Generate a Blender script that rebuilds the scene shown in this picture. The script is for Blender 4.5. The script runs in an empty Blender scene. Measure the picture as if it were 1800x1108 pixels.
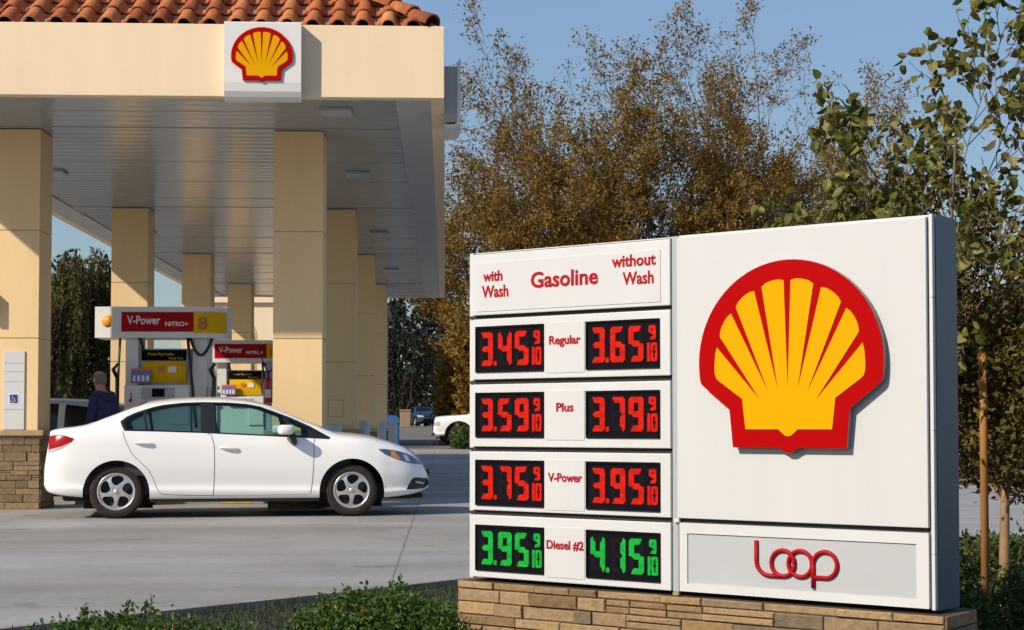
import bpy, bmesh, math, random
import numpy as np
from math import sin, cos, pi, radians as R
from mathutils import Vector, Matrix
from mathutils.geometry import delaunay_2d_cdt

# ------------------------------------------------------------------ camera, sky, sun
S = bpy.context.scene
C = S.collection
cam_d = bpy.data.cameras.new("camera")
cam = bpy.data.objects.new("camera", cam_d)
C.objects.link(cam)
cam.location = (0, 0, 1.07)
cam.rotation_euler = (R(90 + 2.0), 0, R(-2.39))
cam_d.sensor_width = 36
cam_d.lens = 56
cam_d.shift_y = 98.2 / 1800
cam_d.clip_end = 2000
S.camera = cam

SUN_AZ = R(180 + 54)      # where the sun stands, clockwise from +Y
SUN_EL = R(35)
W = bpy.data.worlds.new("World")
S.world = W
W.use_nodes = True
wn = W.node_tree
bg = wn.nodes["Background"]
sky = wn.nodes.new("ShaderNodeTexSky")
sky.sky_type = 'NISHITA'
sky.sun_disc = False
sky.sun_elevation = SUN_EL
sky.sun_rotation = SUN_AZ
sky.air_density = 1.0
sky.dust_density = 0.6
sky.ozone_density = 2.0
# hazy sky: the contrast between the sun's side and the far side is evened out a little
bw = wn.nodes.new("ShaderNodeRGBToBW")
wn.links.new(sky.outputs[0], bw.inputs[0])
dv = wn.nodes.new("ShaderNodeMath"); dv.operation = 'DIVIDE'; dv.inputs[1].default_value = 2.5
wn.links.new(bw.outputs[0], dv.inputs[0])
mxm = wn.nodes.new("ShaderNodeMath"); mxm.operation = 'MAXIMUM'; mxm.inputs[1].default_value = 0.2
wn.links.new(dv.outputs[0], mxm.inputs[0])
pw = wn.nodes.new("ShaderNodeMath"); pw.operation = 'POWER'; pw.inputs[1].default_value = -0.62
wn.links.new(mxm.outputs[0], pw.inputs[0])
vs_ = wn.nodes.new("ShaderNodeVectorMath"); vs_.operation = 'SCALE'
wn.links.new(sky.outputs[0], vs_.inputs[0]); wn.links.new(pw.outputs[0], vs_.inputs["Scale"])
wn.links.new(vs_.outputs[0], bg.inputs[0])
bg.inputs[1].default_value = 0.12
sun_d = bpy.data.lights.new("sun", 'SUN')
sun_d.energy = 4.6
sun_d.angle = R(1.0)
sun_d.color = (1.0, 0.88, 0.72)
sun = bpy.data.objects.new("sun", sun_d)
C.objects.link(sun)
sdir = Vector((sin(SUN_AZ) * cos(SUN_EL), cos(SUN_AZ) * cos(SUN_EL), sin(SUN_EL)))
sun.rotation_euler = sdir.to_track_quat('Z', 'Y').to_euler()
sun.location = sdir * 80
S.view_settings.view_transform = 'Standard'
S.view_settings.look = 'None'
S.view_settings.exposure = 0.22
S.view_settings.gamma = 1

# ------------------------------------------------------------------ materials
def mat(name, col, rough=0.6, metal=0.0, var=0.0, scale=3.0, bump=0.0, bscale=40.0, spec=0.5, coat=0.0,
        emit=None, estr=0.0, stretch=(1, 1, 1), col2=None, wear=0.0, mottle=0.0):
    m = bpy.data.materials.new(name)
    m.use_nodes = True
    nt = m.node_tree
    b = nt.nodes["Principled BSDF"]
    b.inputs["Roughness"].default_value = rough
    b.inputs["Metallic"].default_value = metal
    b.inputs["Specular IOR Level"].default_value = spec
    b.inputs["Coat Weight"].default_value = coat
    b.inputs["Base Color"].default_value = (*col, 1)
    if var or bump or col2:
        tc = nt.nodes.new("ShaderNodeTexCoord")
        mp = nt.nodes.new("ShaderNodeMapping")
        mp.inputs["Scale"].default_value = stretch
        nt.links.new(tc.outputs["Object"], mp.inputs[0])
    if var or col2:
        n = nt.nodes.new("ShaderNodeTexNoise")
        n.inputs["Scale"].default_value = scale
        n.inputs["Detail"].default_value = 6
        n.inputs["Roughness"].default_value = 0.6
        nt.links.new(mp.outputs[0], n.inputs["Vector"])
        r = nt.nodes.new("ShaderNodeValToRGB")
        c2 = col2 if col2 else tuple(c * (1 - var) for c in col)
        c1 = col if col2 else tuple(min(1, c * (1 + var)) for c in col)
        r.color_ramp.elements[0].position = 0.32
        r.color_ramp.elements[1].position = 0.68
        r.color_ramp.elements[0].color = (*c2, 1)
        r.color_ramp.elements[1].color = (*c1, 1)
        nt.links.new(n.outputs[0], r.inputs[0])
        nt.links.new(r.outputs[0], b.inputs["Base Color"])
        if wear:
            mr = nt.nodes.new("ShaderNodeMapRange")
            mr.inputs[3].default_value = max(0, rough - wear)
            mr.inputs[4].default_value = rough + wear
            nt.links.new(n.outputs[0], mr.inputs[0])
            nt.links.new(mr.outputs[0], b.inputs["Roughness"])
    if bump:
        n2 = nt.nodes.new("ShaderNodeTexNoise")
        n2.inputs["Scale"].default_value = bscale
        n2.inputs["Detail"].default_value = 5
        nt.links.new(mp.outputs[0], n2.inputs["Vector"])
        bp = nt.nodes.new("ShaderNodeBump")
        bp.inputs["Strength"].default_value = bump
        bp.inputs["Distance"].default_value = 0.02
        nt.links.new(n2.outputs[0], bp.inputs["Height"])
        nt.links.new(bp.outputs[0], b.inputs["Normal"])
    if emit:
        b.inputs["Emission Color"].default_value = (*emit, 1)
        b.inputs["Emission Strength"].default_value = estr
        if mottle:
            tcm = nt.nodes.new("ShaderNodeTexCoord")
            nm = nt.nodes.new("ShaderNodeTexNoise"); nm.inputs["Scale"].default_value = 45; nm.inputs["Detail"].default_value = 3
            nt.links.new(tcm.outputs["Object"], nm.inputs["Vector"])
            mm = nt.nodes.new("ShaderNodeMapRange")
            mm.inputs[1].default_value = .3; mm.inputs[2].default_value = .7
            mm.inputs[3].default_value = estr * (1 - mottle); mm.inputs[4].default_value = estr * (1 + mottle * .6)
            nt.links.new(nm.outputs[0], mm.inputs[0]); nt.links.new(mm.outputs[0], b.inputs["Emission Strength"])
    return m

def island_mat(name, cols, rough=0.7, transl=0.0, bump=0.0, bscale=30, spec=0.3):
    """colour picked per connected piece (leaf, stone, tile)"""
    m = bpy.data.materials.new(name)
    m.use_nodes = True
    nt = m.node_tree
    b = nt.nodes["Principled BSDF"]
    b.inputs["Roughness"].default_value = rough
    b.inputs["Specular IOR Level"].default_value = spec
    g = nt.nodes.new("ShaderNodeNewGeometry")
    r = nt.nodes.new("ShaderNodeValToRGB")
    els = r.color_ramp.elements
    els[0].position = 0; els[0].color = (*cols[0], 1)
    els[1].position = 1; els[1].color = (*cols[-1], 1)
    for i in range(1, len(cols) - 1):
        e = els.new(i / (len(cols) - 1)); e.color = (*cols[i], 1)
    nt.links.new(g.outputs["Random Per Island"], r.inputs[0])
    src = r.outputs[0]
    if bump:
        tc = nt.nodes.new("ShaderNodeTexCoord")
        n2 = nt.nodes.new("ShaderNodeTexNoise")
        n2.inputs["Scale"].default_value = bscale
        n2.inputs["Detail"].default_value = 7
        n2.inputs["Roughness"].default_value = 0.65
        nt.links.new(tc.outputs["Object"], n2.inputs["Vector"])
        bp = nt.nodes.new("ShaderNodeBump")
        bp.inputs["Strength"].default_value = bump
        bp.inputs["Distance"].default_value = 0.015
        nt.links.new(n2.outputs[0], bp.inputs["Height"])
        nt.links.new(bp.outputs[0], b.inputs["Normal"])
        mx = nt.nodes.new("ShaderNodeMix"); mx.data_type = 'RGBA'; mx.blend_type = 'MULTIPLY'
        mx.inputs[0].default_value = 0.55
        rr = nt.nodes.new("ShaderNodeValToRGB")
        rr.color_ramp.elements[0].position = 0.3; rr.color_ramp.elements[0].color = (.45, .42, .4, 1)
        rr.color_ramp.elements[1].position = 0.7; rr.color_ramp.elements[1].color = (1.2, 1.2, 1.2, 1)
        nt.links.new(n2.outputs[0], rr.inputs[0])
        nt.links.new(src, mx.inputs[6]); nt.links.new(rr.outputs[0], mx.inputs[7])
        src = mx.outputs[2]
    nt.links.new(src, b.inputs["Base Color"])
    if transl:
        t = nt.nodes.new("ShaderNodeBsdfTranslucent")
        nt.links.new(src, t.inputs[0])
        ms = nt.nodes.new("ShaderNodeMixShader")
        ms.inputs[0].default_value = transl
        nt.links.new(b.outputs[0], ms.inputs[1]); nt.links.new(t.outputs[0], ms.inputs[2])
        nt.links.new(ms.outputs[0], nt.nodes["Material Output"].inputs[0])
    return m

def glass_mat(name, tint, ior=1.5, extra=0.0):
    m = bpy.data.materials.new(name)
    m.use_nodes = True
    nt = m.node_tree
    nt.nodes.remove(nt.nodes["Principled BSDF"])
    t = nt.nodes.new("ShaderNodeBsdfTransparent"); t.inputs[0].default_value = (*tint, 1)
    g = nt.nodes.new("ShaderNodeBsdfGlossy"); g.inputs["Roughness"].default_value = 0.02
    g.inputs[0].default_value = (.9, .95, 1, 1)
    f = nt.nodes.new("ShaderNodeFresnel"); f.inputs[0].default_value = ior
    ms = nt.nodes.new("ShaderNodeMixShader")
    nt.links.new(f.outputs[0], ms.inputs[0])
    nt.links.new(t.outputs[0], ms.inputs[1]); nt.links.new(g.outputs[0], ms.inputs[2])
    nt.links.new(ms.outputs[0], nt.nodes["Material Output"].inputs[0])
    return m

def concrete_mat():
    m = bpy.data.materials.new("forecourt_concrete")
    m.use_nodes = True
    nt = m.node_tree; L = nt.links
    b = nt.nodes["Principled BSDF"]
    b.inputs["Roughness"].default_value = 0.62
    tc = nt.nodes.new("ShaderNodeTexCoord")
    def noise(scale, stretch, detail=5, rot=0):
        mp = nt.nodes.new("ShaderNodeMapping")
        mp.inputs["Scale"].default_value = stretch
        mp.inputs["Rotation"].default_value = (0, 0, rot)
        L.new(tc.outputs["Object"], mp.inputs[0])
        n = nt.nodes.new("ShaderNodeTexNoise")
        n.inputs["Scale"].default_value = scale; n.inputs["Detail"].default_value = detail
        n.inputs["Roughness"].default_value = 0.6
        L.new(mp.outputs[0], n.inputs["Vector"])
        return n.outputs[0]
    def ramp(src, p0, c0, p1, c1):
        r = nt.nodes.new("ShaderNodeValToRGB")
        r.color_ramp.elements[0].position = p0; r.color_ramp.elements[0].color = (*c0, 1)
        r.color_ramp.elements[1].position = p1; r.color_ramp.elements[1].color = (*c1, 1)
        L.new(src, r.inputs[0]); return r.outputs[0]
    def mul(a, bb, f=1.0):
        x = nt.nodes.new("ShaderNodeMix"); x.data_type = 'RGBA'; x.blend_type = 'MULTIPLY'
        x.inputs[0].default_value = f
        L.new(a, x.inputs[6]); L.new(bb, x.inputs[7]); return x.outputs[2]
    base = ramp(noise(0.45, (0.8, 1.0, 1), 7), .30, (.30, .295, .285), .70, (.39, .388, .38))
    base = mul(base, ramp(noise(.8, (.8, 1.0, 1), 7, R(-14)), .30, (.84, .82, .79), .70, (1.06, 1.06, 1.07)))
    base = mul(base, ramp(noise(14, (1, 1, 1), 8), .3, (.86, .86, .86), .7, (1.07, 1.07, 1.07)))
    base = mul(base, ramp(noise(1.9, (1, 1, 1), 4, R(30)), .60, (1, 1, 1), .76, (.66, .63, .60)))
    # tyre-darkened lane along the way in
    base = mul(base, ramp(noise(.8, (.10, .55, 1), 4, R(10)), .34, (.74, .71, .67), .60, (1, 1, 1)))
    # control joints
    br = nt.nodes.new("ShaderNodeTexBrick")
    br.offset = 0; br.inputs["Scale"].default_value = 1
    br.inputs["Brick Width"].default_value = 4.6; br.inputs["Row Height"].default_value = 4.2
    br.inputs["Mortar Size"].default_value = 0.010
    br.inputs["Color1"].default_value = (1, 1, 1, 1); br.inputs["Color2"].default_value = (.93, .93, .93, 1)
    br.inputs["Mortar"].default_value = (.62, .60, .57, 1)
    mpb = nt.nodes.new("ShaderNodeMapping"); mpb.inputs["Location"].default_value = (0.37, -1.2, 0)
    L.new(tc.outputs["Object"], mpb.inputs[0]); L.new(mpb.outputs[0], br.inputs["Vector"])
    base = mul(base, br.outputs[0])
    L.new(base, b.inputs["Base Color"])
    bp = nt.nodes.new("ShaderNodeBump"); bp.inputs["Strength"].default_value = .25; bp.inputs["Distance"].default_value = .01
    L.new(noise(60, (1, 1, 1), 4), bp.inputs["Height"]); L.new(bp.outputs[0], b.inputs["Normal"])
    return m

def soffit_mat():
    m = mat("soffit_metal", (.26, .295, .32), rough=0.22, spec=0.6, var=.06, scale=1.2)
    nt = m.node_tree; L = nt.links
    b = nt.nodes["Principled BSDF"]
    tc = nt.nodes.new("ShaderNodeTexCoord")
    w = nt.nodes.new("ShaderNodeTexWave"); w.bands_direction = 'Y'; w.inputs["Scale"].default_value = 1.05
    w.inputs["Distortion"].default_value = 0.25; w.inputs["Detail"].default_value = 2
    L.new(tc.outputs["Object"], w.inputs["Vector"])
    bp = nt.nodes.new("ShaderNodeBump"); bp.inputs["Strength"].default_value = .14; bp.inputs["Distance"].default_value = .02
    L.new(w.outputs[1], bp.inputs["Height"]); L.new(bp.outputs[0], b.inputs["Normal"])
    return m

M = dict(
    concrete=concrete_mat(),
    asphalt=mat("asphalt", (.135, .12, .105), .85, var=.2, scale=.6, bump=.4, bscale=60),
    kerb=mat("kerb_concrete", (.24, .23, .20), .8, var=.2, scale=4, bump=.3),
    soil=mat("bed_soil", (.036, .040, .026), .95, var=.35, scale=5, bump=1.0, bscale=18),
    cream=mat("cream_stucco", (.76, .605, .415), .75, var=.045, scale=1.1, bump=.16, bscale=90, stretch=(1.6, 1.6, .3)),
    cream_col=mat("column_stucco", (.74, .53, .285), .75, var=.06, scale=1.0, bump=.16, bscale=90, stretch=(1.6, 1.6, .35)),
    cream_joint=mat("cream_joint", (.50, .36, .2), .8),
    soffit=soffit_mat(),
    trim_grey=mat("trim_grey", (.40, .42, .43), .45, var=.08, scale=2),
    sign_white=mat("sign_white_enamel", (.565, .575, .59), .38, var=.035, scale=2.3, stretch=(1.6, 1, .22)),
    sign_face=mat("sign_face_acrylic", (.545, .555, .57), .30, var=.03, scale=1.6, stretch=(1.8, 1, .16)),
    sign_inset=mat("sign_inset_grey", (.41, .43, .455), .4, var=.03, scale=2),
    sign_blue=mat("sign_side_steel_blue", (.055, .085, .125), .4, var=.10, scale=1.2, stretch=(1, 1, .15)),
    sign_grey=mat("sign_divider_grey", (.36, .38, .40), .45),
    gap=mat("dark_gap", (.022, .018, .014), .8),
    red=mat("emblem_red", (.36, .0008, .002), .6, spec=.04),
    yellow=mat("emblem_yellow", (.67, .33, .001), .6, spec=.04),
    emblem_edge=mat("emblem_edge_grey", (.12, .13, .14), .35),
    letter_red=mat("lettering_red", (.36, .004, .010), .5, spec=.15),
    screen=mat("display_black", (.006, .006, .009), .5, spec=.04),
    led_off=mat("display_unlit", (.010, .009, .012), .6, spec=.02),
    led_red=mat("led_red", (.20, .004, .002), .5, emit=(1.0, .016, .003), estr=.47, spec=.1, mottle=.5),
    led_green=mat("led_green", (.005, .14, .02), .5, emit=(.006, .55, .045), estr=.47, spec=.1, mottle=.5),
    stone=island_mat("ledge_stone", [(.19, .12, .06), (.30, .19, .09), (.36, .25, .13), (.24, .17, .10), (.40, .27, .14), (.17, .13, .09)], .85, bump=.9, bscale=22),
    stone_brown=island_mat("plinth_stone", [(.17, .12, .07), (.23, .16, .09), (.28, .20, .11), (.2, .14, .08)], .88, bump=.9, bscale=16),
    stone_cap=mat("stone_cap", (.34, .25, .15), .85, var=.2, scale=6, bump=.4),
    mortar=mat("mortar_dark", (.05, .035, .022), .95),
    tile=island_mat("terracotta", [(.34, .09, .025), (.46, .145, .045), (.52, .19, .065), (.28, .07, .025), (.42, .13, .05), (.56, .24, .10)], .75, bump=.5, bscale=14),
    tile_under=mat("roof_underlay", (.03, .02, .015), .9),
    car_white=mat("car_white_paint", (.80, .80, .79), .28, coat=.8, spec=.5, var=.012, scale=1.5),
    car_black=mat("car_black_trim", (.012, .012, .013), .35),
    car_gap=mat("car_panel_gap", (.16, .16, .155), .8),
    car_under=mat("car_underbody", (.012, .012, .012), .9),
    cabin=mat("cabin_grey", (.16, .15, .14), .8),
    cabin_dark=mat("cabin_dark", (.03, .03, .032), .7),
    glass=glass_mat("tinted_glass", (.56, .80, .77)),
    glass_dark=glass_mat("dark_glass", (.16, .22, .22)),
    tyre=mat("tyre_rubber", (.022, .015, .011), .8, var=.3, scale=9),
    rim=mat("rim_silver", (.62, .62, .61), .30, metal=.75),
    brake=mat("brake_dark", (.012, .011, .010), .6, metal=.3),
    lamp_red=mat("tail_lamp_red", (.32, .002, .006), .2, spec=.2, coat=.25),
    lamp_clear=mat("lamp_clear", (.42, .44, .46), .1, coat=1.0),
    lamp_smoke=mat("lamp_reflector", (.10, .14, .19), .08, metal=.5, coat=1.0),
    lamp_amber=mat("lamp_amber", (.60, .19, .015), .15, coat=1.0),
    chrome=mat("chrome", (.75, .76, .78), .1, metal=1),
    white=mat("pump_white", (.66, .66, .65), .35, var=.03, scale=2),
    pump_grey=mat("pump_grey", (.36, .37, .38), .45),
    black=mat("rubber_black", (.012, .012, .013), .5),
    panel_yellow=mat("panel_yellow", (.66, .40, .002), .5, spec=.15),
    panel_red=mat("panel_red", (.34, .001, .005), .5, spec=.12),
    paper=mat("lettering_white", (.72, .68, .64), .5),
    orange=mat("sun_disc_orange", (.75, .30, .01), .5),
    ochre=mat("numeral_ochre", (.42, .12, .01), .5),
    purple=mat("card_purple", (.16, .13, .42), .5),
    card_orange=mat("card_orange", (.65, .14, .04), .5),
    green=mat("hose_green", (.01, .10, .06), .5),
    salmon=mat("post_salmon", (.62, .38, .28), .6),
    ext_red=mat("extinguisher_red", (.45, .01, .012), .3, coat=.4),
    bollard=mat("bollard_white", (.52, .54, .56), .5, var=.05, scale=5),
    notice=mat("notice_grey", (.56, .56, .57), .5),
    notice_line=mat("notice_line", (.40, .40, .42), .5),
    blue_sign=mat("access_blue", (.012, .035, .24), .5),
    navy=mat("navy_fleece", (.022, .024, .085), .9, var=.3, scale=14, bump=.3, bscale=40),
    trouser=mat("dark_trousers", (.03, .03, .035), .9),
    skin=mat("skin", (.46, .24, .14), .55),
    hair=mat("grey_hair", (.20, .155, .125), .8, bump=.5, bscale=80),
    shoe=mat("shoe_black", (.015, .013, .012), .6),
    suv_grey=mat("suv_paint", (.05, .06, .07), .4, coat=.3),
    suv_pillar=mat("suv_pale", (.50, .48, .42), .4),
    car_blue=mat("car_blue_paint", (.012, .022, .05), .4, coat=.3),
    bin_tan=mat("bin_tan", (.28, .19, .10), .7),
    bin_blue=mat("bin_blue", (.02, .11, .26), .5),
    kerb_yellow=mat("kerb_yellow", (.50, .29, .02), .7, var=.3, scale=5),
    bark=mat("bark_brown", (.13, .085, .05), .9, var=.4, scale=3, bump=.6, bscale=10),
    bark_limb=mat("bark_limb", (.12, .066, .028), .9, var=.4, scale=3),
    bark_pale=mat("bark_pale", (.34, .22, .10), .85, var=.35, scale=3),
    bark_dark=mat("bark_dark", (.05, .036, .024), .9),
    stake=mat("wood_stake", (.36, .16, .04), .8, var=.25, scale=3, stretch=(4, 4, .5)),
    trunk_tan=mat("young_bark", (.26, .17, .085), .85, var=.3, scale=5),
    leaf_autumn=island_mat("autumn_leaves", [(.18, .098, .012), (.25, .145, .014), (.14, .105, .018), (.33, .19, .016), (.13, .066, .012), (.20, .14, .022)], .7, transl=.3),
    leaf_pear=island_mat("pear_leaves", [(.085, .095, .018), (.14, .15, .026), (.06, .072, .016), (.25, .20, .055), (.11, .15, .024), (.30, .22, .08)], .5, transl=.3),
    leaf_dense=island_mat("dense_leaves", [(.08, .066, .012), (.13, .095, .018), (.05, .052, .012), (.19, .12, .02), (.10, .12, .02)], .6, transl=.25),
    leaf_pale=island_mat("pale_leaves", [(.16, .145, .06), (.11, .11, .04), (.20, .17, .08), (.07, .085, .03)], .6, transl=.25),
    leaf_willow=island_mat("willow_leaves", [(.045, .052, .010), (.08, .078, .014), (.030, .038, .010), (.09, .065, .012)], .7, transl=.25),
    leaf_wood=island_mat("wood_leaves", [(.006, .014, .009), (.012, .020, .012), (.008, .013, .011), (.02, .024, .009)], .8),
    leaf_shrub=island_mat("shrub_leaves", [(.030, .070, .010), (.050, .11, .014), (.08, .145, .022), (.038, .078, .012), (.07, .10, .018)], .5, transl=.25),
    leaf_hedge=island_mat("hedge_leaves", [(.030, .055, .012), (.05, .085, .016), (.07, .10, .02), (.10, .08, .02)], .6, transl=.2),
    petal=island_mat("orange_petals", [(.60, .22, .02), (.65, .30, .04), (.5, .15, .02)], .6, transl=.2),
    grass=island_mat("grass_blades", [(.025, .045, .014), (.045, .065, .022), (.06, .06, .028), (.035, .055, .018)], .7, transl=.2),
)

# ------------------------------------------------------------------ object helpers
def link(name, me, parent=None, loc=None):
    o = bpy.data.objects.new(name, me)
    C.objects.link(o)
    if parent is not None:
        o.parent = parent
    if loc is not None:
        o.location = loc
    return o

def tag(o, label=None, cat=None, group=None, kind=None):
    if label: o["label"] = label
    if cat: o["category"] = cat
    if group: o["group"] = group
    if kind: o["kind"] = kind
    return o

def thing(name, label, cat, loc=(0, 0, 0), rz=0.0, group=None):
    o = link(name, None)
    o.location = loc
    o.rotation_euler = (0, 0, rz)
    return tag(o, label, cat, group)

class MB:
    """collects shapes for ONE mesh object"""
    def __init__(s):
        s.v = []; s.f = []; s.m = []; s.mats = []; s.smooth = []
        s.T = Matrix.Identity(4)
    def mi(s, m):
        if m not in s.mats: s.mats.append(m)
        return s.mats.index(m)
    def add(s, vs, fs, m, smooth=False):
        k = len(s.v); i = s.mi(m)
        T = s.T
        s.v += [tuple(T @ Vector(p)) for p in vs]
        for f in fs:
            s.f.append(tuple(a + k for a in f)); s.m.append(i); s.smooth.append(smooth)
        return s
    def box(s, x0, x1, y0, y1, z0, z1, m, b=0.0):
        if b <= 0 or min(x1 - x0, y1 - y0, z1 - z0) < 2.2 * b:
            vs = [(x, y, z) for z in (z0, z1) for y in (y0, y1) for x in (x0, x1)]
            return s.add(vs, [(0, 2, 3, 1), (4, 5, 7, 6), (0, 1, 5, 4), (2, 6, 7, 3), (0, 4, 6, 2), (1, 3, 7, 5)], m)
        bm = bmesh.new()
        bmesh.ops.create_cube(bm, size=1)
        for v in bm.verts:
            v.co = Vector(((x0 + x1) / 2 + v.co.x * (x1 - x0), (y0 + y1) / 2 + v.co.y * (y1 - y0), (z0 + z1) / 2 + v.co.z * (z1 - z0)))
        bmesh.ops.bevel(bm, geom=bm.edges[:], offset=b, segments=2, affect='EDGES', profile=.6)
        bm.verts.index_update()
        s.add([v.co[:] for v in bm.verts], [[v.index for v in f.verts] for f in bm.faces], m)
        bm.free()
        return s
    def tube(s, pts, r, m, n=8, cap=True, smooth=True):
        pts = [Vector(p) for p in pts]
        rs = r if hasattr(r, '__len__') else [r] * len(pts)
        vs = []; fs = []
        up = Vector((0.13, 0.31, 0.94))
        for i, p in enumerate(pts):
            d = (pts[min(i + 1, len(pts) - 1)] - pts[max(i - 1, 0)])
            if d.length < 1e-9: d = Vector((0, 0, 1))
            d.normalize()
            a = d.cross(up)
            if a.length < .05: a = d.cross(Vector((1, 0, 0)))
            a.normalize(); bb = d.cross(a); up = a.cross(d) if False else up
            for k in range(n):
                t = 2 * pi * k / n
                vs.append(p + (a * cos(t) + bb * sin(t)) * rs[i])
        for i in range(len(pts) - 1):
            for k in range(n):
                a0 = i * n + k; a1 = i * n + (k + 1) % n
                fs.append((a0, a0 + n, a1 + n, a1))
        if cap:
            fs.append(tuple(range(n))); fs.append(tuple(range((len(pts) - 1) * n + n - 1, (len(pts) - 1) * n - 1, -1)))
        return s.add(vs, fs, m, smooth)
    def lathe(s, prof, m, n=24, smooth=True):
        """profile (r, z) about local z"""
        vs = []; fs = []
        for r, z in prof:
            for k in range(n):
                t = 2 * pi * k / n
                vs.append((r * cos(t), r * sin(t), z))
        for i in range(len(prof) - 1):
            for k in range(n):
                a0 = i * n + k; a1 = i * n + (k + 1) % n
                fs.append((a0, a1, a1 + n, a0 + n))
        return s.add(vs, fs, m, smooth)
    def prism(s, poly, d0, d1, m, m_side=None):
        """closed 2D polygon in local x,z extruded along local y from d0 to d1 (front is d0)"""
        poly = ccw(poly)
        vs2, tris = fill(poly)
        s.add([(x, d0, z) for x, z in vs2], tris, m)
        s.add([(x, d1, z) for x, z in vs2], [t[::-1] for t in tris], m_side or m)
        n = len(poly)
        s.add([(x, d0, z) for x, z in poly] + [(x, d1, z) for x, z in poly],
              [(i, i + n, (i + 1) % n + n, (i + 1) % n) for i in range(n)], m_side or m)
        return s
    def sheet(s, poly, d, m):
        vs2, tris = fill(ccw(poly))
        return s.add([(x, d, z) for x, z in vs2], tris, m)
    def build(s, name, parent=None, loc=None):
        me = bpy.data.meshes.new(name)
        me.from_pydata(s.v, [], s.f)
        for m in s.mats: me.materials.append(m)
        me.polygons.foreach_set("material_index", s.m)
        me.polygons.foreach_set("use_smooth", s.smooth)
        me.update()
        return link(name, me, parent, loc)

def ccw(p):
    a = sum(p[i][0] * p[(i + 1) % len(p)][1] - p[(i + 1) % len(p)][0] * p[i][1] for i in range(len(p)))
    return list(p) if a > 0 else list(p)[::-1]

def inpoly(x, y, P):
    c = False; j = len(P) - 1
    for i in range(len(P)):
        xi, yi = P[i]; xj, yj = P[j]
        if (yi > y) != (yj > y) and x < (xj - xi) * (y - yi) / (yj - yi) + xi: c = not c
        j = i
    return c

def fill(poly):
    n = len(poly)
    v, e, f, *_ = delaunay_2d_cdt([Vector(p) for p in poly], [(i, (i + 1) % n) for i in range(n)], [], 0, 1e-7)
    out = []
    for t in f:
        cx = sum(v[i][0] for i in t) / 3; cy = sum(v[i][1] for i in t) / 3
        if inpoly(cx, cy, poly):
            a, b, c = t
            if (v[b][0] - v[a][0]) * (v[c][1] - v[a][1]) - (v[c][0] - v[a][0]) * (v[b][1] - v[a][1]) < 0: t = [a, c, b]
            out.append(tuple(t))
    return [tuple(p) for p in v], out

def np_mesh(name, verts, faces, m, parent=None, smooth=False):
    me = bpy.data.meshes.new(name)
    nv = len(verts); nf = len(faces); k = faces.shape[1]
    me.vertices.add(nv); me.vertices.foreach_set("co", np.ascontiguousarray(verts, dtype=np.float32).ravel())
    me.loops.add(nf * k); me.polygons.add(nf)
    me.loops.foreach_set("vertex_index", np.ascontiguousarray(faces, dtype=np.int32).ravel())
    me.polygons.foreach_set("loop_start", np.arange(0, nf * k, k, dtype=np.int32))
    me.polygons.foreach_set("use_smooth", np.full(nf, smooth))
    me.materials.append(m)
    me.update(calc_edges=True)
    return link(name, me, parent)

def text_geo(body, size, xs=1.0, bold=0.0, ext=0.0):
    cu = bpy.data.curves.new("text", 'FONT')
    cu.body = body; cu.size = size; cu.offset = bold; cu.extrude = ext; cu.align_x = 'CENTER'; cu.resolution_u = 3
    o = bpy.data.objects.new("text", cu); C.objects.link(o)
    dg = bpy.context.evaluated_depsgraph_get(); dg.update()
    me = o.evaluated_get(dg).to_mesh()
    vs = [(v.co.x * xs, v.co.y) for v in me.vertices]; zs = [v.co.z for v in me.vertices]
    fs = [tuple(p.vertices) for p in me.polygons]
    o.evaluated_get(dg).to_mesh_clear()
    bpy.data.objects.remove(o); bpy.data.curves.remove(cu)
    return vs, zs, fs

def put_text(mb, body, cx, cz, size, w, m, d=-.003, bold=0.0, thick=.0015):
    """flat lettering facing local -y; w = wanted width"""
    vs, zs, fs = text_geo(body, size, 1.0, bold, thick)
    x0 = min(v[0] for v in vs); x1 = max(v[0] for v in vs)
    k = w / (x1 - x0) if w else 1
    mb.add([(cx + (v[0] - (x0 + x1) / 2) * k, d - z, cz + v[1]) for v, z in zip(vs, zs)], fs, m)

def arc(cx, cy, r, a0, a1, n):
    return [(cx + r * cos(R(a0 + (a1 - a0) * i / n)), cy + r * sin(R(a0 + (a1 - a0) * i / n))) for i in range(n + 1)]

def rrect(x0, x1, z0, z1, r, n=5):
    return arc(x1 - r, z0 + r, r, -90, 0, n) + arc(x1 - r, z1 - r, r, 0, 90, n) + arc(x0 + r, z1 - r, r, 90, 180, n) + arc(x0 + r, z0 + r, r, 180, 270, n)

def pchip(xk, yk, xq):
    xk = np.asarray(xk, float); yk = np.asarray(yk, float); xq = np.asarray(xq, float)
    h = np.diff(xk); dl = np.diff(yk) / h
    d = np.zeros_like(yk)
    for i in range(1, len(xk) - 1):
        if dl[i - 1] * dl[i] > 0:
            w1 = 2 * h[i] + h[i - 1]; w2 = h[i] + 2 * h[i - 1]
            d[i] = (w1 + w2) / (w1 / dl[i - 1] + w2 / dl[i])
    d[0] = dl[0]; d[-1] = dl[-1]
    xq = np.clip(xq, xk[0], xk[-1])
    i = np.clip(np.searchsorted(xk, xq, side='right') - 1, 0, len(h) - 1)
    t = (xq - xk[i]) / h[i]
    return ((1 + 2 * t) * (1 - t) ** 2 * yk[i] + t * (1 - t) ** 2 * h[i] * d[i] + t * t * (3 - 2 * t) * yk[i + 1] + t * t * (t - 1) * h[i] * d[i + 1])

def sst(a, b, x):
    t = np.clip((x - a) / (b - a), 0, 1)
    return t * t * (3 - 2 * t)

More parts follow.
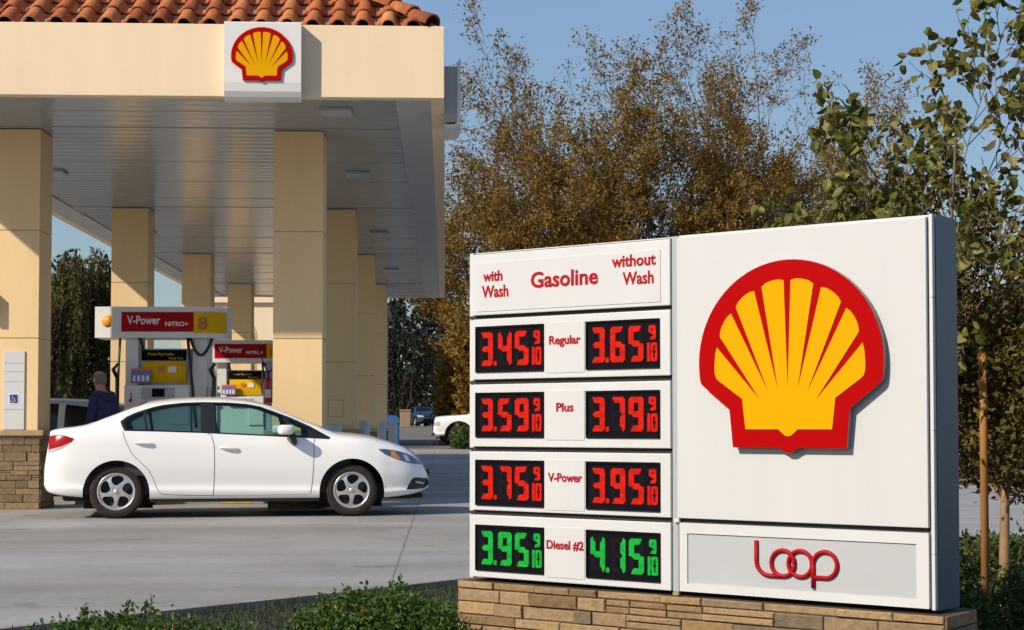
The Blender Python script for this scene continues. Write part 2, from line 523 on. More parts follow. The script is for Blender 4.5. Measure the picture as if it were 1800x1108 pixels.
# ------------------------------------------------------------------ ground
BED = [(-9, 1.0), (-3.7, 7.1), (-2.45, 8.45), (-1.6, 9.38), (-0.9, 10.1), (0.1, 11.2), (1.4, 12.5), (2.5, 13.5), (3.6, 14.4), (5.0, 15.2), (8, 15.9), (30, 17), (30, 1.0)]
KERB = BED[1:12]
def bed_d(x, y):
    """distance inside the planting bed from its kerb (0 outside)"""
    if not inpoly(x, y, BED): return 0.0
    best = 99
    for (x0, y0), (x1, y1) in zip(KERB[:-1], KERB[1:]):
        dx, dy = x1 - x0, y1 - y0
        t = max(0, min(1, ((x - x0) * dx + (y - y0) * dy) / (dx * dx + dy * dy)))
        best = min(best, math.hypot(x - x0 - t * dx, y - y0 - t * dy))
    return best
def rise(y):
    return 0.30 * float(sst(42, 62, y)) + 0.85 * float(sst(60, 125, y))
def bed_h(x, y):
    d = bed_d(x, y)
    return -.03 - .42 * float(sst(0, 5.5, d)) + .02 * sin(3.1 * x + 1.7 * y) * min(1, d)

def grid_sheet(name, xs, ys, zf, m, keep=None):
    v = [(x, y, zf(x, y)) for y in ys for x in xs]
    n = len(xs); f = []
    for j in range(len(ys) - 1):
        for i in range(n - 1):
            if keep and not keep((xs[i] + xs[i + 1]) / 2, (ys[j] + ys[j + 1]) / 2): continue
            f.append((j * n + i, j * n + i + 1, (j + 1) * n + i + 1, (j + 1) * n + i))
    b = MB(); b.add(v, f, m, True)
    return b.build(name)

xs = sorted(set([-320, -220, -150, -100, -70, -50, -40] + [round(-30 + i * 1.0, 2) for i in range(70)] + [40, 50, 70, 100, 150, 220, 320]))
ys = sorted(set([-60, -30, -15, -8, -4] + [float(i) for i in range(0, 30)] + list(range(30, 150, 4)) + [170, 220, 300, 420, 600]))
tag(grid_sheet("ground", xs, ys, lambda x, y: -.14 - .75 * min(2.0, bed_d(x, y)) * .5 + rise(y) + .132 * float(sst(55, 58.2, y)), M['asphalt']), kind="structure")

def forecourt():
    x0, x1, y1 = -46, 60, 57
    poly = [(x0, 1.0)] + BED[0:1] + KERB + [(x1, 19), (x1, y1), (x0, y1)]
    n = len(poly)
    pts = [Vector(p) for p in poly]
    for y in list(range(4, 42, 4)) + list(range(42, 57, 2)):
        for x in range(-44, 60, 4):
            if inpoly(x, y, poly) and (y > 40 or bed_d(x, y) == 0): pts.append(Vector((x, y)))
    v, e, f, *_ = delaunay_2d_cdt(pts, [(i, (i + 1) % n) for i in range(n)], [], 0, 1e-6)
    fs = []
    for t in f:
        c = sum((v[i] for i in t), Vector((0, 0))) / 3
        if inpoly(c.x, c.y, poly):
            a, b, cc = t
            if (v[b] - v[a]).cross(v[cc] - v[a]) < 0: t = [a, cc, b]
            fs.append(tuple(t))
    mb = MB(); mb.add([(p.x, p.y, rise(p.y)) for p in v], fs, M['concrete'], True)
    # kerb-side face of the slab
    k = KERB
    mb.add([(x, y, 0) for x, y in k] + [(x, y, -.3) for x, y in k], [(i, i + 1, i + 1 + len(k), i + len(k)) for i in range(len(k) - 1)], M['concrete'])
    return mb.build("forecourt")
tag(forecourt(), kind="structure")

def kerb():
    mb = MB()
    k = [Vector(p) for p in KERB]
    top = []; 
    for i, p in enumerate(k):
        d = (k[min(i + 1, len(k) - 1)] - k[max(i - 1, 0)]).normalized()
        nrm = Vector((d.y, -d.x))      # towards the bed
        q = p + nrm * .07
        top.append((p, q))
    vs = []
    for p, q in top:
        vs += [(p.x, p.y, -.2), (p.x, p.y, .012), (q.x, q.y, .012), (q.x, q.y, -.25)]
    fs = []
    for i in range(len(top) - 1):
        a = i * 4; b = a + 4
        for j in range(3): fs.append((a + j, a + j + 1, b + j + 1, b + j))
    mb.add(vs, fs, M['kerb'])
    return mb.build("kerb")
tag(kerb(), kind="structure")
bx = [-9 + .25 * i for i in range(157)]
by = [1 + .25 * i for i in range(65)]
tag(grid_sheet("planting_bed", bx, by, bed_h, M['soil'], keep=lambda x, y: max(bed_d(x + a, y + b) for a in (-.22, 0, .22) for b in (-.22, 0, .22)) > 0), kind="structure")

# ------------------------------------------------------------------ stone veneer
def stones(mb, L, H, T, m, seed, hmin=.035, hmax=.075, lmin=.10, lmax=.42, proud=.018):
    """ledge stones on a vertical face: T maps (u, v, out) to a point"""
    rng = random.Random(seed)
    z = 0
    while z < H - .004:
        h = min(rng.uniform(hmin, hmax), H - z)
        if H - z - h < .02: h = H - z
        u = 0
        while u < L - .004:
            l = min(rng.uniform(lmin, lmax), L - u)
            if L - u - l < .06: l = L - u
            # now and then a stone is split in two thin courses
            parts = [(z, h)] if rng.random() > .25 or h < .05 else [(z, h * .5), (z + h * .5, h * .5)]
            for pz, ph in parts:
                o = rng.uniform(.2, 1) * proud
                g = .0025; j = lambda: rng.uniform(-.002, .002)
                b = .005
                a0, a1, c0, c1 = u + g, u + l - g, pz + g, pz + ph - g
                vs = [T(a0, c0, -.01), T(a1, c0, -.01), T(a1, c1, -.01), T(a0, c1, -.01),
                      T(a0 + j(), c0 + j(), o - b), T(a1 + j(), c0 + j(), o - b), T(a1 + j(), c1 + j(), o - b), T(a0 + j(), c1 + j(), o - b),
                      T(a0 + b, c0 + b, o + j()), T(a1 - b, c0 + b, o + j()), T(a1 - b, c1 - b, o + j()), T(a0 + b, c1 - b, o + j())]
                fs = []
                for k in range(4):
                    k2 = (k + 1) % 4
                    fs.append((k, k2, k2 + 4, k + 4)); fs.append((k + 4, k2 + 4, k2 + 8, k + 8))
                fs.append((8, 9, 10, 11))
                mb.add(vs, fs, m)
            u += l
        z += h

# ------------------------------------------------------------------ shell-shaped emblem (unit: the big one is 0.985 m wide)
def pecten_outer():
    right = arc(0, 1.383, .4935, 90, -7, 22) + [(.487, 1.300), (.482, 1.285), (.474, 1.274), (.322, 1.156), (.303, .967), (.058, .967), (.035, .957), (.018, .946), (0, .943)]
    return right + [(-x, z) for x, z in right[-2:0:-1]]
def pecten_inner():
    ri = .4035
    def a(p0, p1):
        t0 = math.degrees(math.atan2(p0[1] - 1.383, p0[0])); t1 = math.degrees(math.atan2(p1[1] - 1.383, p1[0]))
        n = 5; out = []
        for i in range(n + 1):
            r = ri - (.010 if i in (0, n) else .002 if i in (1, n - 1) else 0)
            t = t0 + (t1 - t0) * i / n
            out.append((r * cos(R(t)), 1.383 + r * sin(R(t))))
        return out
    right = a((.019, 1.786), (.141, 1.757)) + [(.052, 1.248)] + a((.184, 1.742), (.286, 1.662)) + [(.101, 1.231)] + a((.316, 1.634), (.382, 1.517)) + [(.147, 1.196)]
    right += [(.389, 1.462), (.398, 1.43), (.403, 1.37), (.402, 1.335), (.394, 1.309), (.380, 1.296), (.249, 1.205), (.231, 1.056), (.052, 1.056), (.03, 1.037), (.014, 1.025), (0, 1.022)]
    return [(0, 1.255)] + right + [(-x, z) for x, z in right[-2::-1]]
def emblem_parts(parent, cx, cz, k, y0, edge, T):
    """red plate (part) with the yellow fan (sub-part); y0 = wall plane, sticks out towards -y"""
    mb = MB(); mb.T = T
    po = [(cx + x * k, cz + (z - 1.41) * k) for x, z in pecten_outer()]
    mb.prism(po, y0 - edge, y0 - .012 * k, M['red'], M['emblem_edge'])
    e = mb.build("emblem", parent)
    mb = MB(); mb.T = T
    pi_ = [(cx + x * k, cz + (z - 1.41) * k) for x, z in pecten_inner()]
    mb.prism(pi_, y0 - edge - .004, y0 - edge + .002, M['yellow'])
    mb.build("fan", e)
    return e

# ------------------------------------------------------------------ monument price sign
SEG = {'0': 'abcdef', '1': 'bc', '2': 'abged', '3': 'abgcd', '4': 'fgbc', '5': 'afgcd', '6': 'afgedc', '7': 'abc', '8': 'abcdefg', '9': 'abcdfg'}
def seg_polys(W_, H_, t):
    h = H_ / 2; c = t * .42; q = t / 2
    return dict(
        a=[(c, H_), (W_ - c, H_), (W_ - t * .72, H_ - t * .72), (W_ - t, H_ - t), (t, H_ - t), (t * .72, H_ - t * .72)],
        d=[(c, 0), (W_ - c, 0), (W_ - t * .72, t * .72), (W_ - t, t), (t, t), (t * .72, t * .72)],
        f=[(0, H_ - c), (c, H_), (t * .72, H_ - t * .72), (t, H_ - t), (t, h + q), (q, h), (0, h)],
        b=[(W_, H_ - c), (W_ - c, H_), (W_ - t * .72, H_ - t * .72), (W_ - t, H_ - t), (W_ - t, h + q), (W_ - q, h), (W_, h)],
        e=[(0, c), (c, 0), (t * .72, t * .72), (t, t), (t, h - q), (q, h), (0, h)],
        c=[(W_, c), (W_ - c, 0), (W_ - t * .72, t * .72), (W_ - t, t), (W_ - t, h - q), (W_ - q, h), (W_, h)],
        g=[(q, h), (t, h + q), (W_ - t, h + q), (W_ - q, h), (W_ - t, h - q), (t, h - q)])
def digit(mb, ch, x, z, w, h, t, d, m):
    sp = seg_polys(w, h, t)
    for s in SEG[ch]:
        mb.prism([(x + a, z + b) for a, b in sp[s]], d - .002, d, m)

SU = Vector((.77173, -.63595, 0)); 
SIGN = thing("price_sign", "white monument price sign on a low stone base with a red and yellow scallop emblem", "sign",
             (.13344, 8.925, 0), math.atan2(SU.y, SU.x))
def build_sign():
    # local x along the face, y into the sign, z up
    I = Matrix.Identity(4)
    D = .27
    # stone base
    mb = MB()
    bx0, bx1, by0, by1, bz0, bz1 = -.045, 2.775, -.035, D + .07, -.5, .215
    mb.box(bx0, bx1, by0, by1, bz0, bz1 - .002, M['mortar'])
    stones(mb, bx1 - bx0, bz1 - bz0, lambda u, v, o: (bx0 + u, by0 - o, bz0 + v), M['stone'], 5)
    stones(mb, by1 - by0, bz1 - bz0, lambda u, v, o: (bx1 + o, by0 + u, bz0 + v), M['stone'], 6)
    stones(mb, by1 - by0, bz1 - bz0, lambda u, v, o: (bx0 - o, by1 - u, bz0 + v), M['stone'], 7)
    stones(mb, bx1 - bx0, by1 - by0, lambda u, v, o: (bx0 + u, by0 + v, bz1 - .012 + o * .5), M['stone'], 8, .1, .2, .2, .5)
    mb.build("stone_base", SIGN)
    # cabinet
    mb = MB()
    mb.box(.006, 1.318, .02, D - .01, .238, 2.036, M['gap'])
    mb.box(1.352, 2.690, .02, D - .01, .238, 2.036, M['gap'])
    mb.box(1.318, 1.352, .012, D, .232, 2.043, M['sign_grey'])
    mb.box(-.001, .026, .004, D, .228, 2.040, M['sign_white'], .003)
    mb.box(.026, 1.318, .024, D, 2.030, 2.042, M['sign_white'])
    mb.box(1.352, 2.690, .024, D, 2.034, 2.046, M['sign_white'])
    c = mb.build("cabinet", SIGN)
    mb = MB()
    mb.box(2.716, 2.722, .030, D + .01, .228, 2.049, M['sign_blue'])
    mb.box(2.6905, 2.716, .034, D + .01, .230, 2.047, M['sign_blue'])
    mb.build("side_panel", SIGN)
    mb = MB()
    for z0, z1 in ((.232, .485), (.4868, 1.05), (1.0518, 1.66), (1.6618, 2.046)):
        mb.box(2.700, 2.7165, .0, .0335, z0, z1, M['sign_white'], .002)
    mb.box(2.6905, 2.6995, .018, .0335, .232, 2.046, M['sign_grey'])
    mb.build("edge_trim", SIGN)
    # left column: header + four price rows
    rows = [(1.690, 2.030, None), (1.331, 1.668, ("3.45", "3.65", "Regular", 'led_red')), (.958, 1.304, ("3.59", "3.79", "Plus", 'led_red')),
            (.606, .932, ("3.75", "3.95", "V-Power", 'led_red')), (.236, .580, ("3.95", "4.15", "Diesel #2", 'led_green'))]
    disp = {1: (1.371, 1.626), 2: (1.010, 1.258), 3: (.634, .886), 4: (.274, .526)}
    for i, (z0, z1, r) in enumerate(rows):
        mb = MB()
        mb.box(.030, 1.315, -.004, .018, z0, z1, M['sign_white'], .005)
        if i == 0:
            mb.prism([(.056, z0 + .02), (1.26, z0 + .02), (1.26, z1 - .052), (.056, z1 - .052)], -.0075, -.004, M['sign_face'])
        else:
            d0, d1 = disp[i]
            mb.prism([(.532, d0 - .012), (.785, d0 - .012), (.785, d1 + .004), (.532, d1 + .004)], -.0072, -.004, M['sign_face'])
        pn = mb.build("header_panel" if i == 0 else "price_panel", SIGN)
        if i == 0:
            words = [("Gasoline", .655, 1.826, .118, .440, .0028), ("with", .172, 1.878, .080, .135, .002), ("Wash", .188, 1.788, .092, .185, .002),
                     ("without", 1.098, 1.905, .085, .270, .002), ("Wash", 1.125, 1.810, .092, .190, .002)]
        else:
            words = [(r[2], .660, disp[i][0] + .142, .064, {1: .205, 2: .112, 3: .222, 4: .242}[i], .0016)]
        for wd in words:
            mb = MB()
            put_text(mb, wd[0], wd[1], wd[2], wd[3], wd[4], M['letter_red'], -.009, wd[5])
            mb.build("lettering", pn)
        if i:
            d0, d1 = disp[i]
            for x0, x1, txt in ((.052, .519, r[0]), (.797, 1.254, r[1])):
                mb = MB()
                mb.prism([(x0, d0), (x1, d0), (x1, d1), (x0, d1)], -.008, -.004, M['screen'])
                # thin raised frame round the screen
                for a in ((x0, x1, d1 - .012, d1), (x0, x1, d0, d0 + .016), (x0, x0 + .010, d0 + .016, d1 - .012), (x1 - .008, x1, d0 + .016, d1 - .012)):
                    mb.box(a[0], a[1], -.014, -.008, a[2], a[3], M['screen'])
                k = (x1 - x0) / .46
                hh = d1 - d0 - .068; zb = d0 + .034
                xs_ = [x0 + .030 * k, x0 + .158 * k, x0 + .272 * k]
                wds = .092 * k; t = .0315
                # unlit segments show faintly behind
                for xx in xs_: digit(mb, '8', xx, zb, wds, hh, t, -.0082, M['led_off'])
                dp = mb.build("price_display", SIGN)
                mb = MB()
                led = M[r[3]]
                for ch, xx in zip(txt.replace('.', ''), xs_): digit(mb, ch, xx, zb, wds, hh, t, -.0105, led)
                mb.prism(rrect(x0 + .128 * k, x0 + .149 * k, zb, zb + .026, .006, 3), -.0125, -.0105, led)
                mb.build("numerals", dp)
                mb = MB()
                fx = x0 + .388 * k
                digit(mb, '9', fx + .008, zb + hh * .60, .044 * k, hh * .40, .0170, -.0105, led)
                mb.prism([(fx - .001, zb), (fx + .016, zb), (fx + .016, zb + hh * .52), (fx - .001, zb + hh * .52)], -.0125, -.0105, led)
                digit(mb, '0', fx + .021, zb, .040 * k, hh * .52, .0150, -.0105, led)
                mb.build("tenths", dp)
    # right face
    mb = MB()
    mb.box(1.356, 2.688, -.006, .018, .606, 2.034, M['sign_face'], .004)
    mb.build("emblem_panel", SIGN)
    emblem_parts(SIGN, 2.006, 1.410, 1.0, -.006, .046, I)
    mb = MB()
    x0, x1, z0, z1 = 1.366, 2.688, .238, .583
    a0, a1, b0, b1 = 1.411, 2.628, .278, .531
    for q in ((x0, x1, b1, z1), (x0, x1, z0, b0), (x0, a0, b0, b1), (a1, x1, b0, b1)):
        mb.box(q[0], q[1], -.004, .018, q[2], q[3], M['sign_white'])
    mb.box(a0, a1, .004, .016, b0, b1, M['sign_inset'])
    lp = mb.build("name_panel", SIGN)
    mb = MB()
    y = -.004; r = .0105
    def tb(p): mb.tube([(u, y, v) for u, v in p], r, M['letter_red'], 8)
    c1, c2, c3, q = (1.947, .408), (2.040, .410), (2.170, .411), .0625
    tb([(1.803, .512), (1.803, .415)] + [(1.873 - .07 * cos(R(a)), .415 - .07 * sin(R(a))) for a in range(10, 91, 10)] + [(c1[0], c1[1] - q)])
    ring = lambda c: [(c[0] + q * cos(R(a)), c[1] + q * sin(R(a))) for a in range(0, 361, 12)]
    tb(ring(c1)); tb(ring(c2))
    tb([(2.108, .440), (2.108, .298)])
    tb([(2.108, c3[1])] + [(c3[0] + q * cos(R(a)), c3[1] + q * sin(R(a))) for a in range(170, -91, -12)] + [(2.112, c3[1] - q)])
    mb.build("lettering", lp)
    # small dark blocks and little clips between panels
    for x0, x1, y0, y1, z0, z1, m in [(.006, .026, -.004, .004, z - .008, z + .008, 'mortar') for z in (1.679, 1.317, .945, .594)] + [(1.335, 1.365, -.006, .012, .585, .603, 'sign_white'), (1.328, 1.362, -.008, .012, .216, .230, 'stone_cap')]:
        mb = MB()
        mb.box(x0, x1, y0, y1, z0, z1, M[m])
        mb.build("clip", SIGN)
build_sign()

# ------------------------------------------------------------------ canopy
CX0, CX1, CY0, CY1, CZ0, CZ1 = -7.22, -.02, 18.7, 47.9, 4.943, 5.80
CAN = thing("fuel_canopy", "cream fuel station canopy with tiled roof on square columns", "canopy", ((CX0 + CX1) / 2, CY0, 0))
def build_canopy():
    inv = Matrix.Translation((-(CX0 + CX1) / 2, -CY0, 0))
    def nb():
        b = MB(); b.T = inv; return b
    t = .16
    mb = nb()
    mb.box(CX0, CX1, CY0, CY0 + t, CZ0, CZ1, M['cream'], .008)
    mb.box(CX0, CX1, CY1 - t, CY1, CZ0, CZ1, M['cream'], .008)
    mb.box(CX0, CX0 + t, CY0 + t, CY1 - t, CZ0, CZ1, M['cream'])
    mb.box(CX1 - t, CX1, CY0 + t, CY1 - t, CZ0, CZ1, M['cream'])
    mb.build("fascia", CAN)
    # soffit with shallow cross strips at the column lines
    mb = nb()
    mb.box(CX0 + t, CX1 - t, CY0 + t, CY1 - t, CZ0 + .03, CZ0 + .09, M['soffit'])
    sf = mb.build("soffit", CAN)
    mb = nb()
    for k in range(4):
        y = 20.95 + 7.56 * k
        mb.box(CX0 + t, CX1 - t, y - .10, y + .75, CZ0 + .022, CZ0 + .03, M['soffit'])
    mb.box(CX1 - t - .42, CX1 - t, CY0 + t, CY1 - t, CZ0 + .006, CZ0 + .027, M['trim_grey'])
    mb.box(CX0 + t, CX0 + t + .42, CY0 + t, CY1 - t, CZ0 + .006, CZ0 + .027, M['trim_grey'])
    y = CY0 + t + .9
    while y < CY1 - 1:
        mb.box(CX0 + .6, CX1 - .6, y, y + .012, CZ0 + .026, CZ0 + .030, M['trim_grey']); y += 1.89
    mb.build("soffit_strip", CAN)
    for y in (19.6, 24.5, 32, 39.5):
        for x in (-1.35, -6.0):
            mb = nb()
            mb.box(x - .19, x + .19, y - .19, y + .19, CZ0 - .02, CZ0 + .028, M['trim_grey'], .01)
            mb.build("soffit_light", CAN)
    # columns
    for ci, x0 in enumerate((-5.94, -2.26)):
        for k in range(4):
            y0 = 20.95 + 7.56 * k; w = .645
            mb = nb()
            for z0, z1 in ((1.02, 2.214), (2.226, 3.624), (3.636, CZ0 + .012)):
                mb.box(x0, x0 + w, y0, y0 + w, z0, z1, M['cream_col'], .004)
            mb.box(x0 + .012, x0 + w - .012, y0 + .012, y0 + w - .012, .9, CZ0 + .01, M['cream_joint'])
            col = mb.build("column", CAN)
            mb = nb()
            g = .045
            mb.box(x0 - g, x0 + w + g, y0 - g, y0 + w + g, -.02, .95, M['mortar'])
            for T in (lambda u, v, o: (x0 - g + u, y0 - g - o, v), lambda u, v, o: (x0 + w + g + o, y0 - g + u, v), lambda u, v, o: (x0 - g - o, y0 + w + g - u, v)):
                stones(mb, w + 2 * g, .95, T, M['stone_brown'], 11 + k + 7 * ci, .06, .12, .15, .40, .02)
            mb.box(x0 - g - .05, x0 + w + g + .05, y0 - g - .05, y0 + w + g + .05, .95, 1.022, M['stone_cap'], .012)
            mb.build("stone_plinth", col)
            if ci == 1 and k == 1:
                mb = nb()
                a, b_, c_, d_ = x0 + .17, x0 + .44, 1.24, 1.55
                mb.box(a, b_, y0 - .004, y0, c_, d_, M['cream_joint'])
                mb.box(a + .014, b_ - .014, y0 - .008, y0 - .004, c_ + .014, d_ - .014, M['cream_col'])
                mb.build("access_hatch", col)
            if ci == 0 and k == 0:
                mb = nb()
                mb.box(x0 + .0, x0 + .085, y0 - .13, y0, 2.48, 2.83, M['trim_grey'], .006)  # unseen box, inferred from its shadow and added to cast it
                mb.build("unseen_box", col)
    # tiled hip roof
    mb = nb()
    rise_, run = .70, 3.45
    ex0, ex1, ey0, ey1 = CX0 + .14, CX1 - .20, CY0 + .10, CY1 - .2
    zE = CZ1 - .015
    def P(x, y, s): return (x, y, zE + s * rise_)
    mb.add([P(ex0, ey0, 0), P(ex1, ey0, 0), P(ex1 - run, ey0 + run, run), P(ex0 + run, ey0 + run, run),
            P(ex0, ey1, 0), P(ex1, ey1, 0), P(ex1 - run, ey1 - run, run), P(ex0 + run, ey1 - run, run)],
           [(0, 1, 2, 3), (1, 5, 6, 2), (5, 4, 7, 6), (4, 0, 3, 7)], M['tile_under'])
    roof = mb.build("roof", CAN)
    mb = nb()
    rng = random.Random(3)
    pit = .300; ln = .36
    al = math.atan(rise_)
    def barrel(o, ax, up, side, L, r0, r1, m, arcdeg=180, lift=0):
        n = 7; vs = []; fs = []
        for j in (0, 1):
            for k in range(n + 1):
                a = R(-arcdeg / 2 + arcdeg * k / n)
                r = r0 if j == 0 else r1
                vs.append(o + ax * (L * j) + side * (sin(a) * r) + up * (cos(a) * r + lift * (1 - j)))
        for k in range(n): fs.append((k, k + 1, k + n + 2, k + n + 1))
        # little thickness at the open lower end
        b = len(vs)
        for k in range(n + 1):
            a = R(-arcdeg / 2 + arcdeg * k / n)
            vs.append(o + side * (sin(a) * (r0 - .022)) + up * (cos(a) * (r0 - .022) + lift))
        for k in range(n): fs.append((k + 1, k, b + k, b + k + 1))
        mb.add(vs, fs, m, True)
    ax = Vector((0, cos(al), sin(al))); up = Vector((0, -sin(al), cos(al))); sd = Vector((1, 0, 0))
    nx = int((ex1 - ex0) / pit)
    for i in range(nx):
        x = ex1 - .16 - i * pit
        for j in range(7):
            s = j * ln / math.sqrt(1 + rise_ ** 2)
            if x + .1 > ex1 - s or x - .1 < ex0 + s: continue
            jit = Vector((rng.uniform(-.012, .012), 0, 0)); 
            o = Vector(P(x, ey0 + s, s)) + jit + ax * rng.uniform(-.015, .012)
            barrel(o + up * .012, ax, up, sd, ln * 1.12, .098, .082, M['tile'], 185, .022)
            # pan tile between
            barrel(o + sd * (pit / 2) + up * .075, ax, -up, sd, ln * 1.1, .085, .085, M['tile'], 150, -.02)
    ax = Vector((-cos(al), 0, sin(al))); up = Vector((sin(al), 0, cos(al))); sd = Vector((0, 1, 0))
    for i in range(int(9 / pit)):
        y = ey0 + .2 + i * pit
        for j in range(6):
            s = j * ln / math.sqrt(1 + rise_ ** 2)
            if y - .1 < ey0 + s: continue
            o = Vector(P(ex1 - s, y, s)) + ax * rng.uniform(-.015, .012)
            barrel(o + up * .012, ax, up, sd, ln * 1.12, .098, .082, M['tile'], 185, .022)
    # hip cover tiles
    hv = Vector((-1, 1, rise_)).normalized(); hu = Vector((.3, -.3, 1)); hu = (hu - hv * hu.dot(hv)).normalized(); hs = hv.cross(hu)
    for j in range(8):
        o = Vector(P(ex1, ey0, 0)) + hv * (j * .36 - .05) + hu * .06
        barrel(o, hv, hu, hs, .42, .125, .10, M['tile'], 190, .02)
    mb.build("roof_tiles", roof)
    # small chimney-like vent lost beyond the ridge is not visible; logo boxes on the fascia
    lx0, lx1, lz0, lz1 = -2.585, -1.69, 4.875, 5.79
    mb = nb()
    prof = [(lz1, .0), (lz1, -.155), (lz1 - .012, -.165), (lz0 + .20, -.165), (lz0 + .10, -.150), (lz0 + .04, -.115), (lz0 + .005, -.06), (lz0, .0)]
    vs = []; fs = []
    for x in (lx0, lx1):
        vs += [(x, CY0 + d, z) for z, d in prof]
    n = len(prof)
    for i in range(n - 1): fs.append((i, i + 1, i + 1 + n, i + n))
    fs.append(tuple(range(n))[::-1]); fs.append(tuple(range(n, 2 * n)))
    mb.add(vs, fs, M['white'])
    lb = mb.build("logo_panel", CAN)
    # the emblem on it (kept a thin plate)
    mb = nb()
    k = .685; cx = (lx0 + lx1) / 2 - .005; cz = 5.40
    xo = 1.055
    mb.prism([(cx + x * k * xo, cz + (z - 1.41) * k) for x, z in pecten_outer()], CY0 - .190, CY0 - .163, M['red'])
    mb.build("emblem", lb)
    mb = nb()
    mb.prism([(cx + x * k * xo * 1.03, cz + (z - 1.41) * k * 1.03) for x, z in pecten_inner()], CY0 - .194, CY0 - .189, M['yellow'])
    mb.build("fan", lb)
    # side logo box seen edge-on
    mb = nb()
    y0, y1, z0, z1 = 19.62, 20.5, 4.72, 5.60
    mb.box(CX1, CX1 + .165, y0 + .02, y1, z0 + .12, z1 - .06, M['pump_grey'], .01)
    sb = mb.build("logo_panel", CAN)
    mb = nb()
    pr = [(CX1 + .16, z1), (CX1 + .20, z1 - .01)] + [(CX1 + .20, z0 + .14)] + arc(CX1 + .11, z0 + .14, .09, 0, -90, 5) + [(CX1 + .0, z0 + .05), (CX1 + .0, z0 + .09), (CX1 + .10, z0 + .09)] + arc(CX1 + .11, z0 + .14, .05, -90, 0, 4) + [(CX1 + .16, z0 + .2)]
    mb.prism(pr, y0, y1, M['white'])
    mb.build("panel_face", sb)
build_canopy()

# parking notice fixed on the near left column
nt_ = thing("notice_board", "tall pale notice strip with a blue wheelchair symbol on the near left column", "notice", (-5.735, 20.95, 1.03))
mb = MB()
mb.box(.0, .27, -.02, -.002, .0, 1.02, M['notice'], .004)
for z in (.26, .62, .75, .86):
    mb.box(.012, .258, -.0225, -.0195, z, z + .008, M['notice_line'])
mb.box(.07, .20, -.023, -.0195, .33, .47, M['paper'])
mb.build("board", nt_)
mb = MB()
mb.box(.085, .185, -.027, -.0225, .345, .455, M['blue_sign'])
mb.build("access_symbol", nt_)
mb = MB()
y = -.0285
wc = M['paper']
mb.tube([(.122 + .022 * cos(R(a)), y, .378 + .022 * sin(R(a))) for a in range(150, 381, 20)], .004, wc, 5)
mb.tube([(.122, y, .430), (.124, y, .402), (.145, y, .400), (.155, y, .372), (.166, y, .374)], .0045, wc, 5)
mb.tube([(.1215, y, .440), (.1215, y, .446)], .007, wc, 6)
mb.build("wheelchair_mark", bpy.data.objects["access_symbol"])

# ------------------------------------------------------------------ shop building at the far end
def build_shop():
    x0, x1, y0, y1 = -9.0, -2.6, 62, 72
    t = thing("station_shop", "cream station shop with arched windows and a painted arch shadow far behind the columns", "building", ((x0 + x1) / 2, y0, rise(62)))
    inv = Matrix.Translation((-(x0 + x1) / 2, -y0, 0))
    mb = MB(); mb.T = inv
    mb.box(x0, x1, y0, y1, -.4, 5.55, M['cream'])
    mb.build("wall", t)
    mb = MB(); mb.T = inv
    mb.box(x0 - .15, x1 + .15, y0 - .15, y1 + .15, 5.55, 5.9, M['cream'], .03)
    mb.build("parapet", t)
    for i, x in enumerate((-8.6, -6.5, -4.4)):  # dark arches; the leftmost is an arched shadow painted as a window
        mb = MB(); mb.T = inv
        mb.prism([(x, .1), (x + 1.3, .1)] + arc(x + .65, 4.3, .65, 0, 180, 10), y0 - .01, y0 + .02, M['cream_joint'])
        w = mb.build("window", t)
        mb = MB(); mb.T = inv
        mb.prism([(x + .1, .2), (x + 1.2, .2)] + arc(x + .65, 4.25, .55, 0, 180, 10), y0 - .02, y0 - .008, M['screen'])
        mb.build("pane", w)
build_shop()

